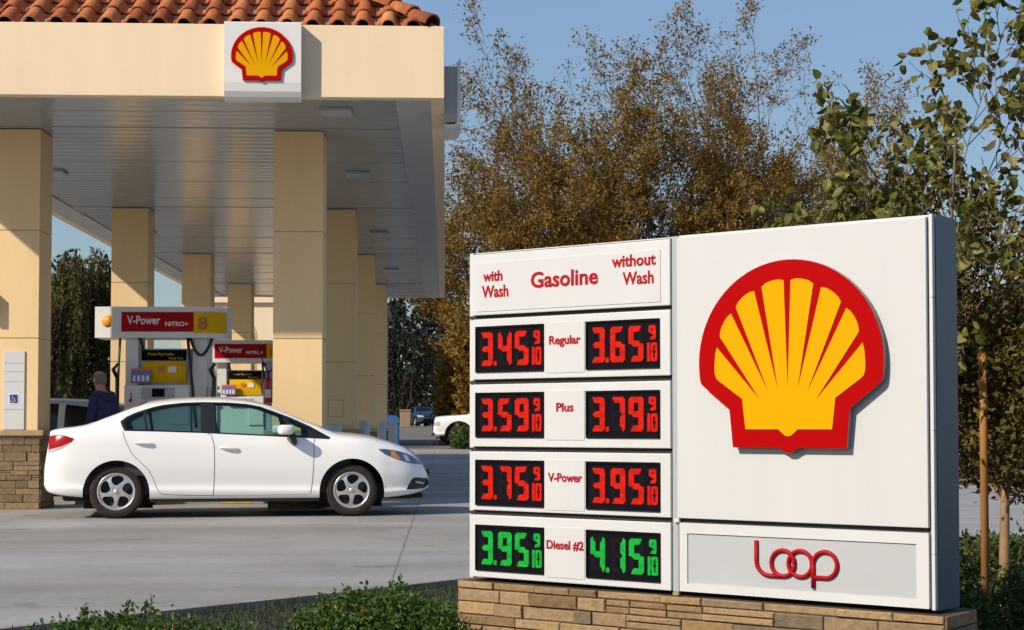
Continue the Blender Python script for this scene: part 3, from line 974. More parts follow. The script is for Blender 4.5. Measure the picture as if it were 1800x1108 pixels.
# ------------------------------------------------------------------ vehicles
class Body:
    """half body as a surface (x along the car, t round the section); sections from tables"""
    def __init__(s, tab):
        s.tab = tab
        s.x0 = tab['zt'][0][0]; s.x1 = tab['zt'][-1][0]
    def q(s, k, x):
        a = s.tab[k]
        return pchip([p[0] for p in a], [p[1] for p in a], x)
    def ctrl(s, x):
        x = np.atleast_1d(np.asarray(x, float))
        zt, zb, w, zs, zr, wr = (s.q(k, x) for k in ('zt', 'zb', 'w', 'zs', 'zr', 'wr'))
        zt = np.maximum(zt, zb + .06)
        zs = np.clip(zs, zb + .03, zt - .012); zr = np.clip(zr, zs + .005, zt - .004)
        h = zs - zb
        tum = s.tab.get('tuck', .0)
        k = np.clip(w / .5, .0, 1)
        Y = np.stack([w - .16 * k, w - .05 * k, w - (.006 + tum) * k, w - .018 * k, w, w - .012 * k, w - .05 * k, np.minimum(wr, w - .06 * k), np.minimum(wr, w - .06 * k) * .72, 0 * w], 0)
        Z = np.stack([zb, zb + .012 * np.ones_like(zb), zb + .14 * h, zb + .23 * h, zb + .52 * h, zb + .80 * h, zs, zr, zr + (zt - zr) * .62, zt], 0)
        return Y, Z
    def at(s, x, t):
        x = np.atleast_1d(np.asarray(x, float)); t = np.atleast_1d(np.asarray(t, float))
        Y, Z = s.ctrl(x)
        n = Y.shape[0]
        # cardinal spline with limited tangents, vectorised over points
        i = np.clip(np.floor(t).astype(int), 0, n - 2); f = t - i
        ar = np.arange(len(x))
        def ev(A, mono):
            d = A[1:] - A[:-1]
            T = np.zeros_like(A)
            pr = d[1:] * d[:-1]
            T[1:-1] = np.where(pr > 0, 2 * pr / np.where(np.abs(d[1:] + d[:-1]) < 1e-9, 1e-9, d[1:] + d[:-1]), 0)
            T[0] = d[0]; T[-1] = d[-1] if not mono else 0
            p0, p1, m0, m1 = A[i, ar], A[i + 1, ar], T[i, ar], T[i + 1, ar]
            return (2 * f ** 3 - 3 * f ** 2 + 1) * p0 + (f ** 3 - 2 * f ** 2 + f) * m0 + (-2 * f ** 3 + 3 * f ** 2) * p1 + (f ** 3 - f ** 2) * m1
        return np.stack([x, -ev(Y, False), ev(Z, True)], -1)
    def nrm(s, x, t, e=.004):
        n = 9
        x = np.asarray(x, float); t = np.asarray(t, float)
        a = s.at(np.minimum(x + e, s.x1), t) - s.at(np.maximum(x - e, s.x0), t)
        b = s.at(x, np.minimum(t + e * 4, n)) - s.at(x, np.maximum(t - e * 4, 0))
        c = np.cross(a, b)
        l = np.linalg.norm(c, axis=-1, keepdims=True)
        return c / np.maximum(l, 1e-12)
    def t_of(s, x, z):
        lo, hi = 0.0, 9.0
        for _ in range(30):
            m = (lo + hi) / 2
            if s.at(x, m)[0, 2] < z: lo = m
            else: hi = m
        return (lo + hi) / 2

TS = .16    # domain scale of t
def densify(P, d, closed=True):
    out = []
    n = len(P)
    for i in range(n if closed else n - 1):
        a = P[i]; b = P[(i + 1) % n]
        L = math.hypot(b[0] - a[0], b[1] - a[1]); k = max(1, int(L / d))
        for j in range(k): out.append((a[0] + (b[0] - a[0]) * j / k, a[1] + (b[1] - a[1]) * j / k))
    if not closed: out.append(P[-1])
    return out

def smooth_poly(P, it=1):
    for _ in range(it):
        Q = []
        for i in range(len(P)):
            a = P[i]; b = P[(i + 1) % len(P)]
            Q += [(a[0] * .75 + b[0] * .25, a[1] * .75 + b[1] * .25), (a[0] * .25 + b[0] * .75, a[1] * .25 + b[1] * .75)]
        P = Q
    return P

def ribbon(P, w):
    """polyline -> narrow closed polygon"""
    L = []; Rr = []
    for i, p in enumerate(P):
        a = P[max(i - 1, 0)]; b = P[min(i + 1, len(P) - 1)]
        dx, dy = b[0] - a[0], b[1] - a[1]; l = math.hypot(dx, dy) or 1
        L.append((p[0] - dy / l * w / 2, p[1] + dx / l * w / 2)); Rr.append((p[0] + dy / l * w / 2, p[1] - dx / l * w / 2))
    return L + Rr[::-1]

def region_mesh(name, B, va, groups, parent, sides=(1, -1), caps=False):
    """groups: list of (tris, material, offset along the normal). One mesh, both sides if asked."""
    V = []; F = []; MI = []; N = []
    mats = []
    for tris, m, off in groups:
        if not tris: continue
        if m not in mats: mats.append(m)
        idx = sorted(set(i for t in tris for i in t)); mp = {a: k for k, a in enumerate(idx)}
        X = va[idx, 0]; T = va[idx, 1] / TS
        P = B.at(X, T); n = B.nrm(X, T)
        P = P + n * off
        for sd in sides:
            k = len(V)
            PP = P * np.array([1, sd, 1]); nn = n * np.array([1, sd, 1])
            V += PP.tolist(); N += nn.tolist()
            for t in tris:
                q = [mp[i] + k for i in t]
                if sd == -1: q = q[::-1]
                F.append(q); MI.append(mats.index(m))
    me = bpy.data.meshes.new(name)
    me.from_pydata(V, [], F)
    for m in mats: me.materials.append(m)
    me.polygons.foreach_set("material_index", MI)
    me.polygons.foreach_set("use_smooth", [True] * len(F))
    me.update()
    me.normals_split_custom_set_from_vertices([tuple(q) for q in N])
    return link(name, me, parent)

def wheel(parent, x, yside, r, z, width=.20, rim_r=.215, style='car'):
    """lathed tyre with a five-spoke cover; outer face towards yside"""
    T = Matrix.Translation((x, yside, z)) @ (Matrix.Rotation(R(90), 4, 'X') if yside < 0 else Matrix.Rotation(R(-90), 4, 'X'))
    mb = MB(); mb.T = T
    w = width
    prof = [(rim_r - .01, -w), (r - .06, -w), (r - .015, -w + .012), (r, -w + .045), (r, -.045), (r - .012, -.012), (r - .05, .004), (rim_r + .02, .002), (rim_r, -.008), (rim_r - .012, -.03)]
    mb.lathe(prof, M['tyre'], 48)
    for rr in (r - .035, rim_r + .035):
        mb.lathe([(rr + .004, .0005), (rr, .006), (rr - .004, .0015)], M['tyre'], 48)
    wo = mb.build("wheel", parent)
    mb = MB(); mb.T = T
    mb.lathe([(rim_r + .002, -.02), (rim_r + .004, .002), (rim_r - .004, .007), (rim_r - .016, .003), (rim_r - .02, -.012)], M['rim'], 48)
    # cover with five swept openings
    outer = arc(0, 0, rim_r - .014, 0, 360, 60)[:-1]
    holes = []
    for k in range(5):
        a = 72 * k + 8
        h = []
        for rr, da in ((.066, 8), (.105, -13), (.15, -23), (.184, -17), (.192, 4), (.182, 27), (.145, 35), (.10, 33)):
            q = rr * rim_r / .215
            h.append((q * cos(R(a + da)), q * sin(R(a + da))))
        holes.append(smooth_poly(h, 2))
    pts = [Vector(p) for p in outer]; ed = [(i, (i + 1) % 60) for i in range(60)]
    for h in holes:
        k = len(pts); pts += [Vector(p) for p in h]; ed += [(k + i, k + (i + 1) % len(h)) for i in range(len(h))]
    for rr in (.03, .06, .09, .13, .165, .19):
        for k in range(30):
            p = (rr * rim_r / .215 * cos(2 * pi * k / 30), rr * rim_r / .215 * sin(2 * pi * k / 30))
            if not any(inpoly(p[0], p[1], h) for h in holes): pts.append(Vector(p))
    v, e, f, *_ = delaunay_2d_cdt(pts, ed, [], 0, 1e-6)
    fs = []
    for t in f:
        c = sum((v[i] for i in t), Vector((0, 0))) / 3
        if c.length > rim_r - .012 or any(inpoly(c.x, c.y, h) for h in holes): continue
        a, b, cc = t
        if (v[b] - v[a]).cross(v[cc] - v[a]) < 0: t = [a, cc, b]
        fs.append(tuple(t))
    def dome(p):
        q = p.length / rim_r
        a = math.atan2(p.y, p.x)
        return -.014 + .020 * (1 - q ** 2) + .006 * sin(5 * a + 7 * q) * q
    mb.add([(p.x, p.y, dome(p)) for p in v], fs, M['rim'], True)
    mb.lathe([(.030, .006), (.026, .012), (.0, .014)], M['rim'], 20)
    mb.build("rim", wo)
    mb = MB(); mb.T = T
    mb.lathe([(rim_r - .012, -.05), (.0, -.045)], M['brake'], 24)
    mb.build("brake_disc", wo)
    return wo

def build_sedan():
    yaw = R(8.0)
    car = thing("parked_car", "white four-door sedan standing at the pumps in front of the canopy columns", "car", (-2.5595, 19.703, 0), yaw)
    tab = dict(
        zt=[(-2.232, .56), (-2.218, .66), (-2.19, .76), (-2.160, .90), (-2.150, 1.022), (-2.06, 1.055), (-1.87, 1.079), (-1.723, 1.116), (-1.547, 1.192), (-1.4, 1.253), (-1.252, 1.317), (-1.104, 1.368),
            (-.881, 1.404), (-.581, 1.428), (-.28, 1.433), (.034, 1.412), (.187, 1.387), (.34, 1.349), (.493, 1.297), (.647, 1.227), (.801, 1.160), (.956, 1.102), (1.08, 1.052), (1.204, 1.010), (1.422, .989),
            (1.578, .968), (1.735, .930), (1.892, .880), (2.05, .818), (2.161, .745), (2.24, .670), (2.300, .585), (2.328, .50), (2.337, .44)],
        zb=[(-2.232, .46), (-2.222, .38), (-2.19, .325), (-2.14, .292), (-1.77, .243), (-1.0, .213), (1.74, .213), (1.86, .222), (2.1, .25), (2.25, .286), (2.31, .32), (2.337, .36)],
        w=[(-2.232, .46), (-2.222, .59), (-2.20, .67), (-2.15, .745), (-2.06, .80), (-1.9, .838), (-1.6, .860), (-1.3, .868), (-.4, .862), (.5, .862), (1.0, .866), (1.4, .872), (1.65, .862), (1.85, .822), (2.0, .775), (2.12, .710), (2.22, .62), (2.29, .51), (2.325, .39), (2.337, .28)],
        zs=[(-2.232, .53), (-2.2, .68), (-2.15, .90), (-2.06, .958), (-1.87, .992), (-1.35, 1.010), (-.4, .990), (.3, .955), (1.08, .918), (1.4, .895), (1.675, .812), (1.86, .765), (2.02, .715), (2.16, .635), (2.26, .55), (2.337, .42)],
        zr=[(-2.232, .545), (-2.19, .73), (-2.150, 1.004), (-2.06, 1.036), (-1.87, 1.060), (-1.723, 1.085), (-1.547, 1.150), (-1.4, 1.205), (-1.252, 1.258), (-1.104, 1.300), (-.881, 1.345), (-.581, 1.374), (-.28, 1.382), (.034, 1.372),
            (.187, 1.352), (.34, 1.316), (.493, 1.266), (.647, 1.202), (.801, 1.135), (.956, 1.072), (1.08, 1.015), (1.204, .975), (1.422, .950), (1.578, .925), (1.735, .880), (1.892, .835), (2.05, .775), (2.161, .70), (2.337, .43)],
        wr=[(-2.232, .34), (-2.15, .66), (-2.1, .68), (-1.87, .68), (-1.6, .66), (-1.25, .600), (-.6, .575), (.0, .575), (.5, .595), (.9, .65), (1.2, .70), (1.5, .71), (1.8, .68), (2.05, .58), (2.2, .46), (2.337, .15)],
        tuck=.0)
    B = Body(tab)
    dlo = [(-1.352, 1.128), (-1.281, 1.187), (-1.19, 1.230), (-1.091, 1.266), (-.98, 1.300), (-.871, 1.325), (-.649, 1.351), (-.427, 1.360), (-.129, 1.357), (.106, 1.340), (.256, 1.312), (.407, 1.258), (.634, 1.172), (.863, 1.068),
           (1.090, .940), (1.080, .918), (.784, .933), (.332, .957), (-.117, .978), (-.424, .993), (-.866, 1.008), (-1.297, 1.018), (-1.320, 1.055)]
    def clip(x0, x1, top, bot, inset_t=.014, inset_b=.012, slope0=0, slope1=0):
        """window pane between two x limits, inside the dlo"""
        tx = [p for p in dlo[0:15]]; bx_ = [p for p in dlo[15:22]][::-1]
        xt = np.linspace(x0 + slope0, x1 + slope1, 16); xb = np.linspace(x1, x0, 16)
        zt_ = np.interp(xt, [p[0] for p in tx], [p[1] for p in tx]) - inset_t
        zb_ = np.interp(xb, [p[0] for p in bx_], [p[1] for p in bx_]) + inset_b
        return [(float(a), float(b)) for a, b in zip(xt, zt_)] + [(float(a), float(b)) for a, b in zip(xb, zb_)]
    pane_q = [(-1.310, 1.125), (-1.27, 1.165), (-1.18, 1.212), (-1.095, 1.246), (-1.062, 1.036), (-1.275, 1.036)]
    pane_r = clip(-1.028, -.425, 0, 0, slope0=-.028, slope1=-.008)
    pane_f = clip(-.255, .600, 0, 0, slope0=-.025, slope1=-.075)
    pane_v = [(.588, 1.160), (.640, 1.138), (.815, 1.060), (.825, .948), (.690, .952)]
    rdoor = [(-1.316, 1.018), (-1.295, .94), (-1.27, .877), (-1.211, .758), (-1.15, .695), (-1.08, .628), (-1.02, .565), (-.976, .489), (-.945, .41), (-.917, .339), (-.885, .298), (-.845, .279), (-.565, .266), (-.278, .260)]
    bl = [(-.350, .988), (-.305, .97), (-.275, .88), (-.266, .80), (-.264, .60), (-.265, .484), (-.270, .36), (-.278, .260)]
    fd = [(.905, .928), (.893, .873), (.891, .63), (.880, .45), (.866, .33), (.852, .268)]
    sill = [(-.278, .260), (.3, .262), (.852, .268)]
    def arch(cx, cz, r):
        return [(cx + r, .05), (cx + r, cz)] + arc(cx, cz, r, 0, 180, 24)[1:-1] + [(cx - r, cz), (cx - r, .05)]
    def lowclip(P): return [(x, max(z, B.q('zb', x) - .0 + .001)) for x, z in P]
    a_r = [(x, z) for x, z in arch(-1.384, .300, .378)]; a_f = arch(1.345, .305, .385)
    # arches are cut in the (x,t) domain: points under the sill go to t=-0.02
    def dom_arch(P): return [(x, (B.t_of(x, z) if z > float(B.q('zb', x)) + .004 else -.15)) for x, z in densify(P, .03)]
    door_r_poly = rdoor[::1] + [(-.264, .484), (-.266, .80), (-.305, .985)]
    door_f_poly = [(-.278, .262), (.3, .264), (.852, .270), (.866, .33), (.88, .45), (.891, .63), (.893, .873), (.905, .928), (.332, .957), (-.117, .978), (-.3, .985), (-.275, .88), (-.266, .8), (-.264, .6), (-.266, .484)]
    tail = [(-2.150, .960), (-2.06, .975), (-1.973, .966), (-1.864, .930), (-1.88, .905), (-1.92, .865), (-2.0, .815), (-2.1, .772), (-2.160, .765)]
    tail_w = [(-2.155, .765), (-2.1, .772), (-2.0, .815), (-1.92, .865), (-1.885, .896), (-2.0, .842), (-2.162, .797)]
    head = [(1.655, .800), (1.74, .800), (1.83, .788), (1.92, .772), (2.01, .745), (2.10, .705), (2.20, .635), (2.215, .612), (2.117, .618), (2.02, .634), (1.907, .668), (1.80, .710), (1.737, .738)]
    amber = [(1.810, .779), (1.855, .772), (1.925, .690), (1.918, .672), (1.865, .688), (1.815, .715)]
    chrome_l = [(1.965, .735), (2.02, .718), (2.06, .650), (2.0, .652)]
    fog = [(2.005, .312), (2.03, .365), (2.055, .410), (2.085, .448), (2.13, .458), (2.30, .440), (2.31, .36), (2.24, .318)]
    fogl = [(2.12, .410), (2.18, .408), (2.25, .385), (2.245, .368), (2.15, .382)]
    creg = [(1.33, 4), (1.33, 4)]
    regions = [('gap', ribbon(rdoor, .007)), ('gap', ribbon(bl, .009)), ('gap', ribbon(fd, .009)), ('gap', ribbon(sill, .004)),
               ('q_glass', pane_q), ('r_glass', pane_r), ('f_glass', pane_f), ('v_glass', pane_v), ('trim', dlo),
               ('lamp_w', tail_w), ('lamp_r', tail), ('amber', amber), ('chrome_l', chrome_l), ('lamp_h', head), ('fogl', fogl), ('fog', fog), ('rdoor', door_r_poly), ('fdoor', door_f_poly)]
    shield = [(1.175, 9.2), (1.165, 8.3), (1.10, 7.35), (.95, 7.28), (.7, 7.26), (.45, 7.28), (.33, 7.35), (.25, 8.2), (.22, 9.2)]
    rear_g = [(-1.70, 9.2), (-1.69, 8.3), (-1.63, 7.42), (-1.5, 7.36), (-1.3, 7.38), (-1.12, 7.5), (-1.05, 8.2), (-1.02, 9.2)]
    hood_l = ribbon([(1.20, 7.1), (1.5, 6.95), (1.8, 6.9), (2.02, 7.0), (2.13, 7.6), (2.16, 9.0)], .010)
    hood_l = [(x, t) for x, t in hood_l]
    trunk_l = ribbon([(-1.74, 9.0), (-1.735, 7.6), (-1.80, 7.15), (-1.98, 7.05), (-2.13, 7.05)], .010)
    dom = [('arch', dom_arch(a_r)), ('arch', dom_arch(a_f)), ('shield', shield), ('rear_g', rear_g), ('gap', hood_l), ('gap', trunk_l)]
    va, G = tess_body2(B, regions, dom)
    g = lambda k: G.get(k, [])
    wht, blk = M['car_white'], M['car_black']
    body_f = g('body')
    region_mesh("body", B, va, [(body_f, wht, 0), (g('gap'), M['car_gap'], -.006), (g('trim'), blk, -.002), (g('fog'), blk, -.02), (g('fogl'), M['lamp_clear'], -.012)], car)
    for nm, rg in (("rear_door", 'rdoor'), ("front_door", 'fdoor')):
        for sd in (1, -1):
            d = region_mesh("door", B, va, [(g(rg), wht, .0)], car, (sd,))
            wd = region_mesh("window", B, va, [(g('r_glass' if rg == 'rdoor' else 'f_glass'), M['glass'], -.004)], d, (sd,))
            mb = MB()
            hx, hz = ((-1.07, .872) if rg == 'rdoor' else (-.095, .812))
            pts = []
            for q in np.linspace(-.115, .115, 9):
                p = B.at(hx + q, B.t_of(hx + q, hz - q * .09))[0]
                o = .028 * (1 - (abs(q) / .118) ** 3) + .002
                pts.append((p[0], (p[1] - o) * sd, p[2] + .006 * math.copysign(1, 1) * (1 - (q / .115) ** 2)))
            mb.tube(pts, [.006, .012, .0145, .0155, .0155, .0155, .0145, .012, .006], wht, 8)
            p = B.at(hx, B.t_of(hx, hz - .01))[0]
            mb.build("handle", d)
    for sd in (1, -1):
        region_mesh("quarter_window", B, va, [(g('q_glass'), M['glass'], -.004)], car, (sd,))
        region_mesh("vent_window", B, va, [(g('v_glass'), M['glass'], -.004)], car, (sd,))
        region_mesh("tail_lamp", B, va, [(g('lamp_r'), M['lamp_red'], .004), (g('lamp_w'), M['lamp_clear'], .003)], car, (sd,))
        h = region_mesh("headlight", B, va, [(g('lamp_h'), M['lamp_smoke'], .002), (g('chrome_l'), M['lamp_clear'], .002)], car, (sd,))
        region_mesh("indicator", B, va, [(g('amber'), M['lamp_amber'], .003)], h, (sd,))
    region_mesh("windscreen", B, va, [(g('shield'), M['glass'], -.003)], car)
    region_mesh("rear_window", B, va, [(g('rear_g'), M['glass_dark'], -.003)], car)
    # headliner and inside of the pillars
    inner = [t for t in body_f + g('trim') if va[list(t), 1].mean() / TS > 5.9 and -1.75 < va[list(t), 0].mean() < 1.25]
    o = region_mesh("cabin_lining", B, va, [([t[::-1] for t in inner], M['cabin'], -.022)], car)
    # cabin: tub, seats, dash, wheel
    mb = MB()
    for x0, x1, w, z0, z1 in ((-1.9, 1.3, .74, .28, .50),):
        mb.box(x0, x1, -w, w, z0, z1, M['cabin_dark'])
    for sd in (1, -1):
        mb.box(-1.3, .9, sd * .78 - .03, sd * .78 + .03, .5, .90, M['cabin_dark'])
    mb.box(-1.95, -1.25, -.70, .70, .5, .97, M['cabin_dark'])
    mb.box(.62, 1.35, -.74, .74, .5, .90, M['cabin_dark'], .05)
    mb.build("cabin_tub", car)
    mb = MB()
    for sx, sy in ((-.05, .36), (-.05, -.36), (-.86, .38), (-.86, -.38)):
        mb.box(sx - .10, sx + .42, sy - .25, sy + .25, .5, .64, M['cabin'], .04)
        mb.T = Matrix.Translation((sx - .10, sy, .6)) @ Matrix.Rotation(R(-18), 4, 'Y')
        mb.box(-.07, .07, -.24, .24, 0, .60 if sx > -.5 else .44, M['cabin'], .05)
        if sx > -.5: mb.box(-.05, .05, -.13, .13, .62, .76, M['cabin'], .04)
        mb.T = Matrix.Identity(4)
    mb.build("seat", car)
    mb = MB()
    mb.T = Matrix.Translation((.50, .36, .87)) @ Matrix.Rotation(R(-65), 4, 'Y')
    mb.tube([(.18 * cos(R(a)), .18 * sin(R(a)), 0) for a in range(0, 361, 15)], .014, blk, 6)
    mb.tube([(-.17, 0, 0), (.17, 0, 0)], .018, blk, 6)
    mb.build("steering_wheel", car)
    # underbody, wheel wells, lower lip
    mb = MB()
    mb.box(-2.0, 2.1, -.66, .66, .20, .40, M['car_under'], .03)
    for cx in (-1.384, 1.345):
        for sd in (1, -1):
            vs = []; n = 16
            for k in range(n + 1):
                a = pi * k / n
                vs += [(cx + .40 * cos(a), sd * .40, .30 + .40 * sin(a)), (cx + .40 * cos(a), sd * .835, .30 + .40 * sin(a))]
            fs = [(2 * k, 2 * k + 1, 2 * k + 3, 2 * k + 2) for k in range(n)]
            mb.add(vs, fs, M['car_under'])
            mb.add([(cx - .4, sd * .40, .1), (cx + .4, sd * .40, .1), (cx + .4, sd * .4, .72), (cx - .4, sd * .4, .72)], [(0, 1, 2, 3)], M['car_under'])
    mb.box(-2.0, -1.72, -.70, .70, .215, .31, M['car_under'], .02)
    mb.box(1.72, 2.22, -.60, .60, .205, .27, M['car_under'], .02)
    for sd in (1, -1):
        mb.box(-1.0, .96, sd * .76 - .05, sd * .76 + .05, .185, .26, M['car_under'], .01)
    # black grille bar at the nose
    mb.box(2.10, 2.338, -.34, .34, .47, .545, M['car_black'], .02)
    mb.box(2.10, 2.335, -.40, .40, .33, .42, M['car_black'], .02)
    mb.build("underbody", car)
    # mirrors
    for sd in (1, -1):
        mb = MB()
        mb.T = Matrix.Translation((.555, -sd * .955, 1.030)) @ Matrix.Rotation(R(sd * 10), 4, 'Z')
        prof = rrect(-.095, .075, -.055, .060, .045, 5)
        n = len(prof); vs = []; fs = []
        for k, (yy, sc) in enumerate(((-.10, .75), (-.085, .93), (-.03, 1.0), (.05, 1.0), (.09, .9), (.10, .75))):
            vs += [(x * sc + (.01 if abs(yy) > .08 else 0), yy, z * sc) for x, z in prof]
        for k in range(5):
            for i in range(n): fs.append((k * n + i, k * n + (i + 1) % n, (k + 1) * n + (i + 1) % n, (k + 1) * n + i))
        fs.append(tuple(range(n))[::-1]); fs.append(tuple(range(5 * n, 6 * n)))
        mb.add(vs, fs, wht, True)
        mi_ = mb.build("mirror", car)
        mb = MB()
        y0 = -sd
        mb.tube([(.60, y0 * .96, .985), (.63, y0 * .92, .945), (.655, y0 * .875, .90), (.665, y0 * .845, .865)], [.03, .036, .042, .03], blk, 8)
        mb.box(.50, .66, min(y0 * .91, y0 * .99), max(y0 * .91, y0 * .99), .968, .985, blk, .004)
        mb.build("mirror_arm", mi_)
    # wheels
    for x in (-1.384, 1.345):
        for sd in (-1, 1):
            wheel(car, x, sd * .815, .313, .313)
    # scuff on the rear bumper corner and plates are tiny; the plate is at the back
    mb = MB()
    p = B.at(-2.212, B.t_of(-2.212, .41))[0]
    mb.tube([(-2.205, p[1] - .004, .415), (-2.19, p[1] - .03, .395), (-2.17, p[1] - .055, .385)], [.004, .010, .004], mat("bumper_scuff", (.28, .14, .10), .8), 5)
    mb.build("scuff", car)
    return car

def tess_body2(B, regions, dom, nx=110, nt=46):
    polys = []
    order = []
    for nme, P in dom: polys.append((nme, [(x, t * TS) for x, t in densify(P, .03)]))
    for nme, P in regions:
        polys.append((nme, [(x, B.t_of(x, z) * TS) for x, z in densify(P, .025)]))
    x0, x1 = B.x0, B.x1
    u = np.linspace(0, 1, nx)
    gx = x0 + (x1 - x0) * (u - np.sin(2 * pi * u) / (2 * pi) * .6)
    gt = np.linspace(0, 9, nt) * TS
    pts = []; edges = []; allc = []
    for nme, P in polys:
        k = len(pts); pts += P
        edges += [(k + i, k + (i + 1) % len(P)) for i in range(len(P))]
        allc += P
    ca = np.array(allc)
    # domain outline
    k = len(pts)
    border = [(float(x), 0.0) for x in gx] + [(x1, float(t)) for t in gt[1:]] + [(float(x), 9 * TS) for x in gx[::-1][1:]] + [(x0, float(t)) for t in gt[::-1][1:-1]]
    pts += border
    edges += [(k + i, k + (i + 1) % len(border)) for i in range(len(border))]
    for x in gx[1:-1]:
        for t in gt[1:-1]:
            if np.min((ca[:, 0] - x) ** 2 + (ca[:, 1] - t) ** 2) > .008 ** 2: pts.append((float(x), float(t)))
    v, e, f, *_ = delaunay_2d_cdt([Vector(p) for p in pts], edges, [], 0, 1e-5)
    va = np.array([tuple(p) for p in v])
    bbs = [(min(p[0] for p in P), max(p[0] for p in P), min(p[1] for p in P), max(p[1] for p in P)) for _, P in polys]
    out = {}
    for t in f:
        c = va[list(t)].mean(0)
        if c[1] < 0 or c[1] > 9 * TS: continue
        a, b, cc = t
        if (va[b][0] - va[a][0]) * (va[cc][1] - va[a][1]) - (va[cc][0] - va[a][0]) * (va[b][1] - va[a][1]) < 0: t = [a, cc, b]
        nm = 'body'
        for (nme, P), bb in zip(polys, bbs):
            if bb[0] <= c[0] <= bb[1] and bb[2] <= c[1] <= bb[3] and inpoly(c[0], c[1], P): nm = nme; break
        out.setdefault(nm, []).append(tuple(t))
    va[:, 1] = np.clip(va[:, 1], 0, 9 * TS)
    return va, out
build_sedan()

def simple_vehicle(name, label, loc, rz, tab, dlo, panes, arches, paint, rw, pillars=None, glass=None, nose=None, shield=None, lamps=()):
    car = thing(name, label, "car" if name != "pickup_truck" else "truck", loc, rz)
    B = Body(tab)
    def dom_arch(cx, cz, r):
        P = [(cx + r, .05), (cx + r, cz)] + arc(cx, cz, r, 0, 180, 16)[1:-1] + [(cx - r, cz), (cx - r, .05)]
        return [(x, (B.t_of(x, z) if z > float(B.q('zb', x)) + .004 else -.15)) for x, z in densify(P, .05)]
    dom = [('arch', dom_arch(*a)) for a in arches]
    if shield: dom += [('glass', s_) for s_ in shield]
    regs = [('glass', p) for p in panes] + ([('pillar', p) for p in (pillars or [])]) + ([('trim', dlo)] if dlo else [])
    regs = [(k, p) for k, p in lamps] + regs
    va, G = tess_body2(B, regs, dom, 60, 30)
    g = lambda k: G.get(k, [])
    region_mesh("body", B, va, [(g('body'), paint, 0), (g('trim'), M['car_black'], -.003), (g('pillar'), M['suv_pillar'], 0)], car)
    for sd in (1, -1):
        region_mesh("window", B, va, [(g('glass'), glass or M['glass_dark'], -.004)], car, (sd,))
    for sd in (1, -1):
        if g('lamp_h'): region_mesh("headlight", B, va, [(g('lamp_h'), M['lamp_clear'], .004)], car, (sd,))
        if g('lamp_r'): region_mesh("tail_lamp", B, va, [(g('lamp_r'), M['lamp_red'], .004)], car, (sd,))
        if g('grille'): region_mesh("grille", B, va, [(g('grille'), M['car_black'], -.004)], car, (sd,))
    mb = MB()
    x0, x1 = B.x0, B.x1
    wmax = max(p[1] for p in tab['w'])
    zf = min(p[1] for p in tab['zb'])
    mb.box(x0 + .25, x1 - .25, -wmax + .2, wmax - .2, zf - .02, zf + .35, M['car_under'])
    mb.build("underbody", car)
    for (cx, cz, r) in arches:
        for sd in (-1, 1):
            wheel(car, cx, sd * (wmax - .05), rw, rw, .24, rw * .66)
    return car

# dark estate car at the pumps behind the sedan: only its roof, pale pillar and dark glass show
simple_vehicle("estate_car", "dark grey estate car with a pale pillar half hidden behind the sedan's boot", (-6.95, 25.3, 0), R(0),
    dict(zt=[(-2.2, .9), (-2.15, 1.2), (-1.9, 1.42), (-1.5, 1.49), (-.5, 1.52), (.4, 1.48), (.8, 1.36), (1.25, 1.08), (1.5, 1.02), (2.0, .93), (2.2, .75), (2.3, .55)],
         zb=[(-2.2, .4), (-1.9, .3), (1.8, .25), (2.3, .4)], w=[(-2.2, .6), (-2.1, .76), (-1.8, .86), (0, .88), (1.6, .87), (2.1, .72), (2.3, .4)],
         zs=[(-2.2, .8), (-2.0, .98), (-1.0, .96), (1.2, .93), (2.0, .8), (2.3, .5)], zr=[(-2.2, .85), (-2.1, 1.1), (-1.8, 1.38), (-.5, 1.46), (.4, 1.43), (.8, 1.31), (1.25, 1.03), (2.0, .88), (2.3, .53)],
         wr=[(-2.2, .5), (-1.8, .64), (0, .64), (.8, .66), (1.3, .74), (2.0, .66), (2.3, .25)]),
    None, [[(-1.95, 1.02), (-1.85, 1.33), (-1.15, 1.41), (-1.15, 1.0)], [(-1.05, 1.0), (-1.05, 1.42), (-.25, 1.43), (-.25, .99)], [(-.15, .98), (-.15, 1.43), (.4, 1.4), (1.05, 1.0), (1.05, .97)]],
    [(-1.35, .33, .40), (1.38, .33, .40)], M['suv_grey'], .33, None, None)
def _pil():
    car = bpy.data.objects["estate_car"]
    mb = MB()
    mb.tube([(1.22, -.78, .98), (1.02, -.72, 1.16), (.78, -.66, 1.37), (.60, -.63, 1.45)], [.035, .035, .03, .02], M['suv_pillar'], 8)
    o = mb.build("pillar", car); o["label"] = "pale slanted windscreen pillar"
_pil()
bpy.data.objects["estate_car"].rotation_euler = (0, 0, R(180))

